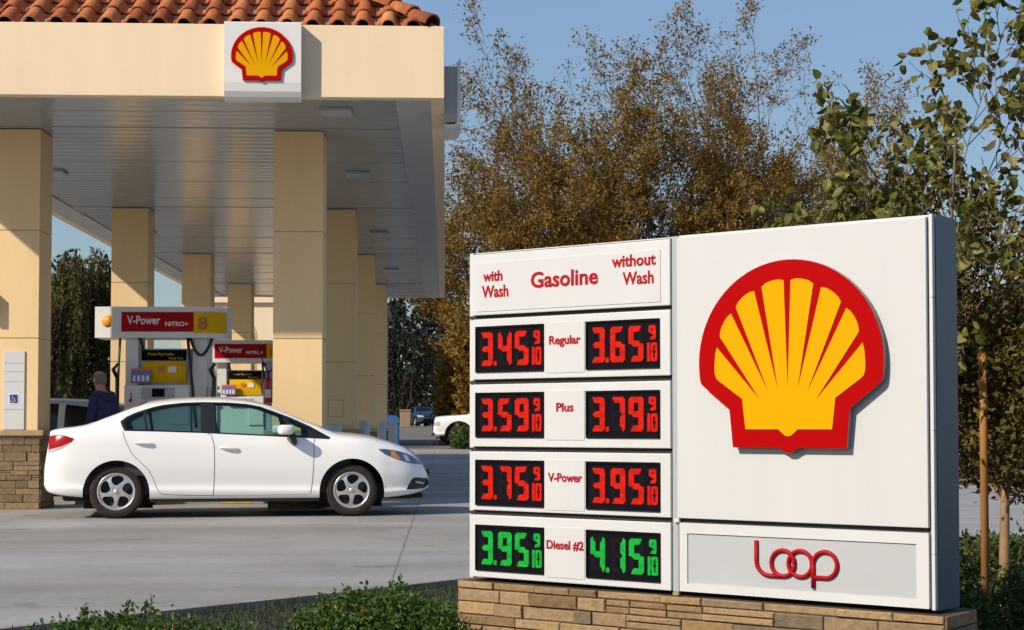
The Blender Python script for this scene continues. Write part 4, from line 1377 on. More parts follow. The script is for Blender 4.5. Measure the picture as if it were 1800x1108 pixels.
# white pickup, nose to the left, far beyond the forecourt
simple_vehicle("pickup_truck", "white pickup truck with its nose showing left of the price sign", (2.30, 62.6, rise(62.6)), R(180),
    dict(zt=[(-2.75, 1.0), (-2.73, 1.12), (-1.0, 1.14), (-.98, 1.22), (-.90, 1.75), (-.6, 1.84), (.3, 1.86), (.7, 1.80), (1.35, 1.30), (1.5, 1.24), (2.3, 1.20), (2.68, 1.14), (2.74, 1.06), (2.77, .80)],
         zb=[(-2.75, .6), (-2.5, .48), (2.2, .42), (2.6, .40), (2.77, .52)], w=[(-2.75, .86), (-2.6, .93), (0, .96), (2.2, .96), (2.60, .94), (2.73, .88), (2.77, .78)],
         zs=[(-2.75, .95), (-1.0, 1.10), (-.9, 1.15), (1.3, 1.14), (2.3, 1.08), (2.68, 1.03), (2.77, .74)], zr=[(-2.75, .98), (-1.0, 1.12), (-.9, 1.65), (-.6, 1.77), (.3, 1.80), (.7, 1.73), (1.35, 1.24), (2.3, 1.15), (2.68, 1.09), (2.77, .77)],
         wr=[(-2.75, .84), (-1.0, .85), (-.8, .70), (.4, .70), (1.0, .76), (1.5, .84), (2.4, .82), (2.77, .5)]),
    None, [[(-.80, 1.20), (-.78, 1.62), (-.15, 1.70), (-.15, 1.18)], [(-.05, 1.18), (-.05, 1.70), (.5, 1.68), (1.1, 1.22), (1.1, 1.18)]],
    [(-1.72, .42, .56), (1.78, .42, .56)], M['car_white'], .40, None, None, None, [[(1.38, 9.2), (1.3, 7.5), (.85, 7.5), (.78, 9.2)]],
    [('lamp_h', [(2.50, .96), (2.74, .93), (2.755, .78), (2.52, .80)])])

# dark blue car at the far end of the lot
simple_vehicle("blue_car", "small dark blue car parked far off beside the tan bin", (-1.78, 118, rise(118)), R(-75),
    dict(zt=[(-2.0, .8), (-1.9, 1.02), (-1.5, 1.10), (-1.0, 1.38), (-.3, 1.45), (.4, 1.40), (1.05, 1.05), (1.7, .92), (1.95, .7), (2.0, .5)],
         zb=[(-2.0, .4), (-1.7, .25), (1.7, .22), (2.0, .35)], w=[(-2.0, .55), (-1.85, .75), (-1.4, .83), (1.3, .83), (1.8, .72), (2.0, .4)],
         zs=[(-2.0, .7), (-1.8, .92), (1.0, .90), (1.7, .8), (2.0, .45)], zr=[(-2.0, .75), (-1.9, .98), (-1.5, 1.06), (-1.0, 1.32), (-.3, 1.39), (.4, 1.34), (1.05, 1.0), (1.7, .86), (2.0, .48)],
         wr=[(-2.0, .4), (-1.5, .66), (-.3, .58), (.5, .60), (1.1, .7), (1.7, .62), (2.0, .3)]),
    None, [[(-1.1, .98), (-.9, 1.28), (-.2, 1.34), (-.2, .97)], [(-.1, .97), (-.1, 1.34), (.35, 1.3), (.85, .95)]],
    [(-1.25, .30, .36), (1.22, .30, .36)], M['car_blue'], .30, None, None, None, [[(1.02, 9.2), (1.0, 7.5), (.5, 7.5), (.45, 9.2)]],
    [('lamp_h', [(1.7, .80), (1.9, .72), (1.93, .62), (1.75, .66)])])

# ------------------------------------------------------------------ fuel pumps
def build_pump(name, label, X, Y, num, group):
    t = thing(name, label, "fuel pump", (X, Y, .15), 0, group)
    # local: x right, y away from the viewer, z up (island top = 0)
    W_ = .78
    mb = MB()
    mb.box(-.52, .405, .0, .62, 0, 1.50, M['white'], .012)
    mb.box(.10, .39, -.03, .0, .95, 1.50, M['white'], .006)
    mb.build("cabinet", t)
    mb = MB()
    mb.box(-.515, -.335, .05, .60, 1.50, 2.165, M['white'], .008)
    mb.box(.42, .62, .06, .60, 0, 2.165, M['white'], .01)
    mb.build("side_post", t)
    # display head between the posts
    mb = MB()
    mb.box(-.335, .40, .10, .45, 1.50, 2.02, M['pump_grey'], .006)
    mb.box(-.30, .33, .085, .10, 1.85, 2.0, M['screen'], .004)
    hd = mb.build("display_head", t)
    mb = MB()
    put_text(mb, "Please Pay Inside", -.03, 1.925, .05, .36, M['panel_yellow'], .083, .0005)
    mb.build("lettering", hd)
    mb = MB()
    put_text(mb, "Thank You", .18, 1.868, .04, .20, M['panel_yellow'], .083, .0005)
    mb.build("lettering", hd)
    mb = MB()
    vs = []; fs = []
    for k in range(7):
        a = R(-60 + 20 * k)
        z = 1.535 + .30 * k / 6; y = .10 - .05 * cos(a * 1.2)
        vs += [(-.28, y, z), (.335, y, z)]
    for k in range(6): fs.append((2 * k, 2 * k + 1, 2 * k + 3, 2 * k + 2))
    mb.add(vs, fs, M['panel_yellow'], True)
    gp = mb.build("graphic_panel", t)
    mb = MB()
    mb.prism(rrect(-.06, .03, 1.69, 1.77, .03, 4), .040, .046, M['card_orange'])
    mb.prism(rrect(.08, .20, 1.68, 1.77, .01, 3), .040, .046, M['paper'])
    mb.build("panel_mark", gp)
    # card topper
    mb = MB()
    mb.box(-.42, -.145, -.03, -.01, 1.53, 1.70, M['purple'], .004)
    mb.box(-.42, -.145, -.032, -.008, 1.70, 1.732, M['card_orange'], .004)
    for k in range(4):
        mb.box(-.395 + .062 * k, -.357 + .062 * k, -.034, -.029, 1.555, 1.635, M['paper'])
    mb.build("promo_card", t)
    mb = MB()
    mb.box(-.27, .19, -.04, .0, 1.31, 1.465, M['pump_grey'], .006)
    mb.box(-.125, .05, -.046, -.038, 1.335, 1.45, M['screen'])
    mb.build("card_reader", t)
    mb = MB()
    mb.tube([(-.42, -.006, 1.40), (-.42, -.006, 1.31)], .006, M['panel_red'], 6)
    mb.box(-.45, -.41, -.012, .002, 1.265, 1.31, M['panel_red'], .004)
    mb.build("grade_mark", t)
    # valance sign
    x0, x1, z0, z1, yb = -.93, .90, 2.165, 2.60, .58
    mb = MB()
    front = [(x0, -.02)] + [(x0 + .25, -.05), (x1 - .5, -.05)] + [(x1 - .25, -.03), (x1 - .08, .03), (x1 - .01, .12), (x1, .25)]
    back = [(x1, yb), (x0, yb)]
    P = front + back; n = len(P)
    mb.add([(x, y, z0) for x, y in P] + [(x, y, z1) for x, y in P], [(i, (i + 1) % n, (i + 1) % n + n, i + n) for i in range(n)] + [tuple(range(n))[::-1], tuple(range(n, 2 * n))], M['white'])
    va_ = mb.build("valance", t)
    mb = MB()
    a0, a1 = -.555, .448
    mb.box(a0, a1, -.058, -.051, z0 + .085, z1 - .075, M['panel_red'])
    mb.build("red_panel", va_)
    mb = MB()
    Q = [(.450, -.055), (.55, -.052), (.655, -.037), (.825, .024), (.893, .115)]
    vs = [(x, y, z) for z in (z0 + .07, z1 - .07) for x, y in Q]
    mb.add(vs, [(i, i + 1, i + 6, i + 5) for i in range(4)], M['panel_yellow'], True)
    mb.build("yellow_panel", va_)
    mb = MB()
    # flowing white script: brand-grade name and small words
    put_text(mb, "V-Power", -.245, z0 + .19, .165, .46, M['paper'], -.0595, .003)
    mb.build("lettering", va_)
    mb = MB()
    put_text(mb, "NiTRO+", .215, z0 + .165, .085, .32, M['paper'], -.0595, .002)
    mb.build("lettering", va_)
    mb = MB()
    put_text(mb, num, .575, z0 + .12, .25, .13, M['ochre'], -.058, .006)
    mb.build("lettering", va_)
    mb = MB()
    mb.T = Matrix.Translation((-.745, -.036, z0 + .23)) @ Matrix.Rotation(R(90), 4, 'X')
    mb.lathe([(.085, -.03), (.085, .012), (0, .013)], M['orange'], 24)
    mb.build("round_mark", va_)
    # hoses and nozzles
    def hose(p0, p1, sag, r=.022, m=None):
        mb = MB()
        pts = []
        for k in range(15):
            q = k / 14
            pts.append((p0[0] + (p1[0] - p0[0]) * q, p0[1] + (p1[1] - p0[1]) * q - .05 * sin(pi * q), p0[2] + (p1[2] - p0[2]) * q - sag * 4 * q * (1 - q)))
        mb.tube(pts, r, m or M['black'], 8)
        mb.build("hose", t)
    hose((.40, .0, 2.16), (.70, .02, 2.16), .24)
    hose((.36, .02, 2.16), (.50, -.06, .9), -.05)
    hose((-.315, .02, 2.16), (-.26, .05, 1.98), -.05)
    hose((-.60, .1, 2.16), (-.62, .06, 1.0), .0, .018, M['green'])
    for x in (-.62, .73):
        mb = MB()
        mb.tube([(x, .02, .95), (x, .02, 1.62)], .030, M['green'] if x > 0 else M['black'], 8)
        mb.tube([(x, .02, 1.6), (x - .05, -.02, 1.72), (x + .02, -.04, 1.80)], [.028, .03, .018], M['black'], 8)
        mb.build("nozzle", t)
    mb = MB()
    mb.box(.635, .69, .02, .2, 0, 1.48, M['salmon'], .01)
    mb.box(.77, .80, .02, .2, 0, 1.40, M['salmon'], .01)
    mb.build("guard_post", t)
    return t
build_pump("fuel_pump", "nearer white fuel pump with red and yellow sign number 8 behind the sedan", -3.985, 22.55, "8", "fuel pumps under the canopy")
build_pump("fuel_pump", "farther white fuel pump with dim red sign beside the near right column", -3.93, 31.2, "6", "fuel pumps under the canopy")
for nme, Y, lab in (("pump_island", 22.2, "raised kerbed island under the nearer fuel pump, yellow painted edge"), ("pump_island", 30.8, "raised kerbed island under the farther fuel pump behind")):
    mb = MB()
    mb.box(-5.1, -2.5, Y, Y + 1.4, -.02, .148, M['kerb'], .03)
    for x in (-4.9, -4.0, -3.1):
        mb.box(x, x + .42, Y - .004, Y + .03, .01, .135, M['kerb_yellow'])
    o = mb.build(nme); tag(o, lab, "kerb island", "kerbed pump islands")

# fire extinguisher on its own post beside the farther pump
fe = thing("fire_extinguisher", "red fire extinguisher hanging beside the near right column", "extinguisher", (-3.03, 27.4, 0))
mb = MB()
mb.T = Matrix.Translation((0, 0, 1.47))
mb.lathe([(0, 0), (.075, .004), (.085, .03), (.085, .33), (.07, .40), (.03, .44), (.02, .47), (0, .47)], M['ext_red'], 20)
mb.build("cylinder", fe)
mb = MB()
mb.tube([(0, 0, 1.92), (0, 0, 2.02)], .016, M['black'], 8)
mb.tube([(0, 0, 2.0), (.07, -.02, 2.05)], .012, M['black'], 6)
mb.tube([(0, 0, 1.97), (-.06, -.03, 2.10), (-.13, -.04, 2.3), (-.20, -.02, 2.42)], .012, M['black'], 6)
mb.build("valve", fe)
mb = MB()
mb.box(-.05, .05, .09, .14, -.02, 2.2, M['pump_grey'])
mb.build("post", fe)
mb = MB()
mb.box(-.055, .055, -.088, -.078, 1.56, 1.70, M['paper'])
mb.build("tag", fe)

# ------------------------------------------------------------------ bollards and bins
def bollard(label, u, Y, r, h, dome=.03):
    x = (u - 783) / 2800 * Y
    o = thing("bollard", label, "bollard", (x, Y, 0), 0, "white bollards near the right columns")
    mb = MB()
    mb.lathe([(r, -.02), (r, h - dome), (r * .95, h - dome * .4), (r * .7, h), (0, h)], M['bollard'], 24)
    mb.build("post", o)
bollard("stout white bollard closest to the right columns", 641, 29.6, .105, 1.18, .015)
bollard("slimmer white bollard in the middle of the three beside the columns", 671.5, 30.4, .085, 1.165, .012)
bollard("white bollard nearest the blue bin, outermost of the three", 690.5, 31.0, .08, 1.165, .012)
bollard("squat round-topped white bollard just above the sedan's bonnet", 587, 25.6, .135, 1.11, .06)
bn = thing("blue_bin", "blue lidded bin peeping up behind the outermost bollard", "bin", (-2.04, 60, rise(60)))
mb = MB(); mb.box(-.29, .29, 0, .7, 0, .92, M['bin_blue'], .04); mb.build("bin_body", bn)
mb = MB(); mb.prism([(-.31, .92), (.31, .92), (.29, 1.08), (.16, 1.20), (-.16, 1.20), (-.29, 1.08)], -.03, .73, M['bin_blue']); mb.build("lid", bn)
tb_ = thing("tan_bin", "tan box-shaped bin far off at the edge of the lot", "bin", (-2.72, 108, rise(108)))
mb = MB(); mb.box(-.36, .36, 0, 1.1, 0, 1.1, M['bin_tan'], .04); mb.build("bin_body", tb_)
mb = MB(); mb.box(-.40, .40, -.04, 1.14, 1.1, 1.2, M['bin_tan'], .03); mb.build("lid", tb_)

# ------------------------------------------------------------------ person
def skin_mesh(chains, m, name, parent, sub=2):
    """chains: list of (points, radii, parent_index or None) welded through shared indices"""
    me = bpy.data.meshes.new(name)
    vs = []; es = []; rs = []
    for pts, rad, start in chains:
        prev = start
        for p, r in zip(pts, rad):
            vs.append(p); rs.append(r)
            if prev is not None: es.append((prev, len(vs) - 1))
            prev = len(vs) - 1
    me.from_pydata(vs, es, [])
    o = bpy.data.objects.new(name, me); C.objects.link(o)
    md = o.modifiers.new("skin", 'SKIN'); md.use_smooth_shade = True
    for i, r in enumerate(rs):
        sv = me.skin_vertices[0].data[i]
        sv.radius = r if hasattr(r, '__len__') else (r, r)
        sv.use_root = (i == 0)
    o.modifiers.new("sub", 'SUBSURF').levels = sub
    dg = bpy.context.evaluated_depsgraph_get(); dg.update()
    ev = bpy.data.meshes.new_from_object(o.evaluated_get(dg))
    bpy.data.objects.remove(o)
    ev.materials.clear(); ev.materials.append(m)
    ev.polygons.foreach_set("use_smooth", [True] * len(ev.polygons)); ev.polygons.foreach_set("material_index", [0] * len(ev.polygons))
    return link(name, ev, parent)

def build_person():
    p = thing("person", "person in a navy hooded top seen from behind, left of the pump", "person", (-4.62, 21.75, 0), R(52))
    # faces +y (away); slight stoop forward
    H = [(0, 0, .98)]
    body = [([(0, 0, .98), (0, .0, 1.14), (0, .0, 1.32), (0, .02, 1.47), (0, .05, 1.555), (0, .075, 1.62), (0, .09, 1.70), (0, .085, 1.78), (0, .08, 1.825)],
             [(.155, .11), (.145, .105), (.16, .11), (.125, .085), (.062, .062), (.066, .075), (.082, .097), (.075, .09), (.04, .05)], None),
            ([(-.10, 0, .90), (-.11, .01, .50), (-.11, -.02, .10), (-.11, .08, .05), (-.11, .15, .04)], [.085, .06, .04, .042, .03], 0),
            ([(.10, 0, .90), (.11, .03, .50), (.11, .02, .10), (.11, .12, .05), (.11, .19, .04)], [.085, .06, .04, .042, .03], 0),
            ([(-.15, .01, 1.43), (-.195, -.01, 1.28), (-.20, .03, 1.15), (-.17, .16, 1.02), (-.16, .21, .98)], [.062, .05, .042, .033, .028], 3),
            ([(.15, .01, 1.43), (.195, -.01, 1.28), (.20, .03, 1.15), (.17, .16, 1.02), (.16, .21, .98)], [.062, .05, .042, .033, .028], 3)]
    skin_mesh(body, M['skin'], "body", p)
    body_o = bpy.data.objects["body"]
    hood = [([(0, 0, .93), (0, 0, 1.14), (0, .0, 1.32), (0, .015, 1.465), (0, .03, 1.535)], [(.165, .13), (.165, .13), (.17, .13), (.135, .11), (.085, .095)], None),
            ([(-.15, .01, 1.43), (-.20, -.01, 1.28), (-.205, .03, 1.15), (-.175, .155, 1.03)], [.075, .066, .058, .046], 3),
            ([(.15, .01, 1.43), (.20, -.01, 1.28), (.205, .03, 1.15), (.175, .155, 1.03)], [.075, .066, .058, .046], 3)]
    skin_mesh(hood, M['navy'], "hooded_top", p)
    # the hood lying on the back of the neck
    mb = MB()
    mb.tube([(-.12, .05, 1.53), (-.10, -.05, 1.50), (0, -.10, 1.46), (.10, -.05, 1.50), (.12, .05, 1.53)], [.035, .05, .065, .05, .035], M['navy'], 10)
    mb.build("hood", p)
    tr = [([(0, 0, .97), (0, 0, .90)], [(.18, .135), (.17, .13)], None),
          ([(-.10, 0, .80), (-.11, .01, .50), (-.11, -.02, .12)], [.10, .08, .065], 1), ([(.10, 0, .80), (.11, .03, .50), (.11, .02, .12)], [.10, .08, .065], 1)]
    skin_mesh(tr, M['trouser'], "trousers", p)
    for x, y in ((-.11, -.03), (.11, .01)):
        mb = MB()
        mb.tube([(x, y - .06, .05), (x, y + .06, .05), (x, y + .17, .04), (x, y + .21, .035)], [.045, .052, .045, .02], M['shoe'], 10)
        mb.build("shoe", p)
    # short grey hair: cap over back and sides of the head
    mb = MB()
    vs = []; fs = []
    nu, nv = 16, 7
    for j in range(nv):
        for i in range(nu):
            a = 2 * pi * i / nu; e = R(-42 + (78 + 10 * sin(3 * a)) * j / (nv - 1))
            back = .5 - .5 * sin(a)           # a=-90 deg is the back
            zz = 1.715 + .115 * sin(e)
            vs.append((.0895 * cos(a) * cos(e * .8), .082 + .106 * sin(a) * cos(e * .8), zz))
    for j in range(nv - 1):
        for i in range(nu):
            a = 2 * pi * (i + .5) / nu
            if sin(a) > .35: continue
            fs.append((j * nu + i, j * nu + (i + 1) % nu, (j + 1) * nu + (i + 1) % nu, (j + 1) * nu + i))
    mb.add(vs, fs, M['hair'], True)
    mb.build("hair", p)
    for sx in (-1, 1):
        mb = MB()
        mb.T = Matrix.Translation((sx * .088, .085, 1.70)) @ Matrix.Diagonal((.35, .8, 1.1, 1))
        mb.lathe([(0, -.032), (.02, -.026), (.03, 0), (.024, .022), (0, .032)], M['skin'], 10)
        mb.build("ear", p)
    mb = MB()
    mb.tube([(0, .182, 1.725), (0, .205, 1.69), (0, .19, 1.68)], [.010, .017, .012], M['skin'], 8)
    mb.build("nose", p)
build_person()

# ------------------------------------------------------------------ trees and plants
def tubes_np(branches, n=5):
    V = []; F = []; k = 0
    for pts, r0, r1 in branches:
        m = len(pts)
        P = np.asarray(pts)
        d = np.gradient(P, axis=0); d /= np.maximum(np.linalg.norm(d, axis=1, keepdims=True), 1e-9)
        up = np.array([.3, .5, .8]) if abs(d[0] @ np.array([.3, .5, .8])) < .9 else np.array([1., 0, 0])
        a = np.cross(d, up); a /= np.maximum(np.linalg.norm(a, axis=1, keepdims=True), 1e-9)
        b = np.cross(d, a)
        rr = np.linspace(r0, r1, m)[:, None]
        nn = n if r0 > .02 else 3
        for q in range(nn):
            t = 2 * pi * q / nn
            V.append(P + (a * cos(t) + b * sin(t)) * rr)
        # ring-major per branch is nn blocks of m
        for q in range(nn):
            q2 = (q + 1) % nn
            i = np.arange(m - 1)
            F.append(np.stack([k + q * m + i, k + q * m + i + 1, k + q2 * m + i + 1, k + q2 * m + i], 1))
        k += nn * m
    return np.concatenate(V), np.concatenate(F)

def leaves_np(rng, C_, size, asp=.5, fold=.35, droop=0.0, var=.35):
    """folded leaf: two quads sharing the midrib"""
    n = len(C_)
    d = rng.normal(size=(n, 3)); d[:, 2] -= droop; d /= np.linalg.norm(d, axis=1, keepdims=True)
    u = rng.normal(size=(n, 3)); s = np.cross(d, u); s /= np.maximum(np.linalg.norm(s, axis=1, keepdims=True), 1e-9)
    w = np.cross(s, d)
    L = size * (1 + var * rng.uniform(-1, 1, size=(n, 1)))
    hw = L * asp * .5
    base = C_; tip = C_ + d * L
    m1 = C_ + d * L * .45
    lft = m1 + s * hw + w * hw * fold; rgt = m1 - s * hw + w * hw * fold
    mid = m1
    V = np.stack([base, lft, tip, mid, rgt], 1).reshape(-1, 3)
    k = np.arange(n)[:, None] * 5
    F = np.concatenate([k + np.array([[0, 3, 2, 1]]), k + np.array([[0, 4, 2, 3]])], 0)
    return V, F

def broad_np(rng, C_, size, asp=.6, droop=0.3, var=.4):
    """broader leaf with a rounded outline, folded along the midrib and curled"""
    n = len(C_)
    d = rng.normal(size=(n, 3)); d[:, 2] -= droop; d /= np.linalg.norm(d, axis=1, keepdims=True)
    u = rng.normal(size=(n, 3)); s = np.cross(d, u); s /= np.maximum(np.linalg.norm(s, axis=1, keepdims=True), 1e-9)
    w = np.cross(s, d)
    L = size * (1 + var * rng.uniform(-1, 1, size=(n, 1)))
    hw = L * asp * .5; fo = rng.uniform(.15, .6, size=(n, 1)); cu = rng.uniform(-.1, .35, size=(n, 1))
    m1 = C_ + d * L * .30; m2 = C_ + d * L * .66 - w * L * cu * .35; tip = C_ + d * L * .98 - w * L * cu
    l1 = m1 + s * hw * .92 + w * hw * fo; r1 = m1 - s * hw * .92 + w * hw * fo
    l2 = m2 + s * hw * .80 + w * hw * fo * .7; r2 = m2 - s * hw * .80 + w * hw * fo * .7
    V = np.stack([C_, r1, m1, l1, r2, m2, l2, tip], 1).reshape(-1, 3)
    k = np.arange(n)[:, None] * 8
    F = np.concatenate([k + np.array([q]) for q in ([0, 1, 2, 3], [2, 1, 4, 5], [2, 5, 6, 3], [5, 4, 7, 6])], 0)
    return V, F

def grow(rng, p, d, L, r, lv, P, out, tips):
    """P: per-level dict lists; collects branches and the finest twigs"""
    m = 5 if lv < 3 else 4
    pts = [np.array(p, float)]; dd = np.array(d, float)
    for k in range(m - 1):
        dd = dd + rng.normal(size=3) * P['wob'][lv] + np.array([0, 0, P['up'][lv]])
        dd /= np.linalg.norm(dd)
        pts.append(pts[-1] + dd * L / (m - 1))
    r1 = r * P['taper'][lv]
    out.append((pts, r, r1))
    if lv == len(P['n']):
        tips.append(pts); return
    n = P['n'][lv]
    for k in range(n):
        q = P['lo'][lv] + (1 - P['lo'][lv]) * (k + rng.uniform(0, 1)) / n
        f = q * (m - 1); i = min(int(f), m - 2); pos = pts[i] + (pts[i + 1] - pts[i]) * (f - i)
        dirn = pts[i + 1] - pts[i]; dirn = dirn / np.linalg.norm(dirn)
        az = k * 2.399 + rng.uniform(-.5, .5)
        a = np.cross(dirn, [0, 0, 1.0] if abs(dirn[2]) < .95 else [1.0, 0, 0]); a /= np.linalg.norm(a); b = np.cross(dirn, a)
        ang = P['ang'][lv] * rng.uniform(.7, 1.3)
        nd = dirn * cos(ang) + (a * cos(az) + b * sin(az)) * sin(ang)
        grow(rng, pos, nd, L * P['len'][lv] * rng.uniform(.75, 1.15) * (1 - .35 * q if lv else 1), max(P.get('rmin', .004), (r + (r1 - r) * q) * P['rad'][lv]), lv + 1, P, out, tips)

def sample_tips(rng, tips, n, jit, lo=.25):
    T = np.array([np.array(t)[[0, len(t) // 2, -1]] for t in tips])
    i = np.repeat(np.arange(len(T)), n)
    q = rng.uniform(lo, 1.05, size=len(i))
    f = np.clip(q * 2, 0, 2); k = np.minimum(f.astype(int), 1); fr = (f - k)[:, None]
    P0 = T[i, k] + (T[i, k + 1] - T[i, k]) * fr
    return P0 + rng.normal(size=P0.shape) * jit

def tree(name, label, X, Y, z, seed, trunkL, trunkR, lean, P, leaf, bark, nleaf, size, asp=.5, jit=.08, group=None, droop=.1, split=1, lo=.25, cat="tree", broad=False):
    rng = np.random.default_rng(seed)
    t = thing(name, label, cat, (X, Y, z), 0, group)
    out = []; tips = []
    for k in range(split):
        a = 2 * pi * k / max(split, 1) + rng.uniform(-.4, .4)
        d = np.array([lean[0] + (.25 * cos(a) if split > 1 else 0), lean[1] + (.2 * sin(a) if split > 1 else 0), 1.0]); d /= np.linalg.norm(d)
        grow(rng, (0.1 * cos(a) * (split > 1), .1 * sin(a) * (split > 1), -.3), d, trunkL, trunkR, 0, P, out, tips)
    V, F = tubes_np(out, 7)
    np_mesh("trunk", V, F, bark, t, True)
    Cn = sample_tips(rng, tips, nleaf, jit, lo)
    V, F = broad_np(rng, Cn, size, asp, droop + .3) if broad else leaves_np(rng, Cn, size, asp, .35, droop)
    np_mesh("crown", V, F, leaf, t)
    return t

AUT = dict(n=[9, 8, 7, 5], lo=[.30, .22, .2, .2], ang=[.62, .62, .6, .6], len=[.88, .50, .50, .55], rad=[.50, .5, .5, .55], taper=[.45, .4, .4, .4, .4], wob=[.05, .11, .14, .16, .2], up=[.02, .08, .10, .10, .06], rmin=.012)
for i, (u, Y, H, sd, lab) in enumerate([(880, 69, 6.9, 21, "brown-leaved autumn tree nearest the canopy's right edge"),
                                        (1060, 71, 8.9, 22, "brown-leaved autumn tree rising above the price panel, pale limbs showing"),
                                        (1245, 70, 10.3, 23, "tallest brown-leaved autumn tree behind the sign's scallop emblem"),
                                        (1400, 74, 8.0, 24, "thin-topped autumn tree between the tallest tree and the young street tree")]):
    tree("autumn_tree", lab, (u - 783) / 2800 * Y, Y, rise(Y), sd, H, .19, (0, 0), AUT, M['leaf_autumn'], M['bark_limb'], 6, .19, .42, .14, "autumn trees beyond the lot", split=2, lo=.55)
# low thicket under them
def bush(name, label, X, Y, z, rx, ry, h, n, size, leaf, seed, cat="shrub", group=None, asp=.5, sprigs=0, stem=None, flowers=0):
    rng = np.random.default_rng(seed)
    t = thing(name, label, cat, (X, Y, z), 0, group)
    # stems from the base out to the surface
    out = []
    ns = 40
    tipsp = []
    for k in range(ns):
        a = rng.uniform(0, 2 * pi); q = math.sqrt(rng.uniform(0, 1))
        e = np.array([rx * q * cos(a), ry * q * sin(a), h * math.sqrt(max(.05, 1 - q * q)) * rng.uniform(.7, 1.08)])
        m_ = e * .5 + rng.normal(size=3) * .05 * h
        m_[2] = abs(m_[2])
        out.append(([np.array([e[0] * .15, e[1] * .15, -.08]), m_, e], .012 * h + .003, .003)); tipsp.append(e)
    for k in range(sprigs):
        e = tipsp[k % ns]
        up = e + np.array([rng.uniform(-.05, .05), rng.uniform(-.05, .05), rng.uniform(.06, .20)]) * min(1, h * 1.6)
        out.append(([e, (e + up) / 2 + rng.normal(size=3) * .01, up], .004, .002)); 
        tipsp.append(up)
    V, F = tubes_np(out, 5)
    np_mesh("stems", V, F, stem or M['bark_dark'], t, True)
    # clumps give an uneven outline with gaps
    nc = 90
    a = rng.uniform(0, 2 * pi, nc); q = np.sqrt(rng.uniform(0, 1, nc)); zz = rng.uniform(.05, 1, nc) ** .8
    cl = np.stack([rx * q * np.cos(a), ry * q * np.sin(a), h * zz * np.sqrt(np.clip(1 - q * q * .85, .05, 1)) * rng.uniform(.75, 1.1, nc)], 1)
    wts = rng.uniform(.4, 1.6, nc); wts /= wts.sum()
    idx = rng.choice(nc, n, p=wts)
    Cn = cl[idx] + rng.normal(size=(n, 3)) * np.array([rx, ry, h]) * .11
    Cn[:, 2] = np.abs(Cn[:, 2])
    if sprigs:
        sp_ = np.array(tipsp[ns:]); ii = np.repeat(np.arange(len(sp_)), 14)
        base = np.array([tipsp[k % ns] for k in range(sprigs)])
        f = rng.uniform(0, 1, size=(len(ii), 1))
        Cn = np.concatenate([Cn, base[ii] + (sp_[ii] - base[ii]) * f + rng.normal(size=(len(ii), 3)) * .008])
    V, F = (broad_np(rng, Cn, size * 1.1, .55, -.2) if sprigs else leaves_np(rng, Cn, size, asp, .4, -.2))
    np_mesh("foliage", V, F, leaf, t)
    if flowers:
        for q_ in cl[rng.choice(nc, flowers)] + np.array([0, -ry * .1, h * .12]):
            V, F = leaves_np(rng, q_ + rng.normal(size=(7, 3)) * .010, .026, .8, .3, -.5)
            np_mesh("flower", V, F, M['petal'], t)
    return t
for i, (u, Y, w, h, lab) in enumerate([(828, 66, 1.5, 6.2, "rust-brown thicket left of the price panels, behind the pickup"),
                                     (920, 67, 2.6, 6.8, "tall brown thicket right above the header panel"), (1130, 67, 3.6, 7.2, "broad brown thicket behind the middle of the sign"),
                                     (1370, 68, 3.4, 7.4, "brown thicket behind the sign's upper right edge")]):
    bush("thicket", lab, (u - 783) / 2800 * Y, Y, rise(Y), w, 2.2, h, 12000, .24, M['leaf_autumn'], 50 + i, "thicket", "brown thickets below the autumn trees", .45)
bush("green_bush", "bright green bush in front of the pickup's front wheel", .64, 58.0, rise(58.0), .42, .4, .80, 2200, .09, M['leaf_shrub'], 61, "bush")

# weeping willow left of the canopy
def willow():
    rng = np.random.default_rng(9)
    X, Y = -14.5, 60
    t = thing("willow_tree", "weeping willow with hanging olive strands between the left columns", "tree", (X, Y, rise(Y)))
    out = []; C_ = []
    out.append(([np.array([0, 0, -.3]), np.array([.1, 0, 2.2]), np.array([-.1, 0, 4.2])], .24, .15))
    for k in range(42):
        a = rng.uniform(0, 2 * pi); rr = 2.25 * math.sqrt(rng.uniform(0, 1)); hh = rng.uniform(5.6, 7.9) - .25 * rr
        top = np.array([rr * cos(a), rr * sin(a), hh])
        out.append(([np.array([0, 0, 3.2]), np.array([rr * .45 * cos(a), rr * .45 * sin(a), hh * .88]), top], .07, .018))
        for s_ in range(6):
            b = top + rng.normal(size=3) * np.array([.30, .30, .25]) + np.array([cos(a), sin(a), -.3]) * rng.uniform(0, .5)
            L = rng.uniform(2.0, hh - .6)
            pts = [b, b + np.array([rng.normal() * .08, rng.normal() * .08, -L * .5]), b + np.array([rng.normal() * .15, rng.normal() * .15, -L])]
            out.append((pts, .006, .003))
            f = rng.uniform(0, 1, size=(int(L * 30), 1))
            C_.append(b + (pts[2] - b) * f + rng.normal(size=(len(f), 3)) * .05)
    V, F = tubes_np(out, 6); np_mesh("trunk", V, F, M['bark'], t, True)
    Cn = np.concatenate(C_)
    V, F = leaves_np(rng, Cn, .25, .34, .3, 1.6); np_mesh("crown", V, F, M['leaf_willow'], t)
willow()

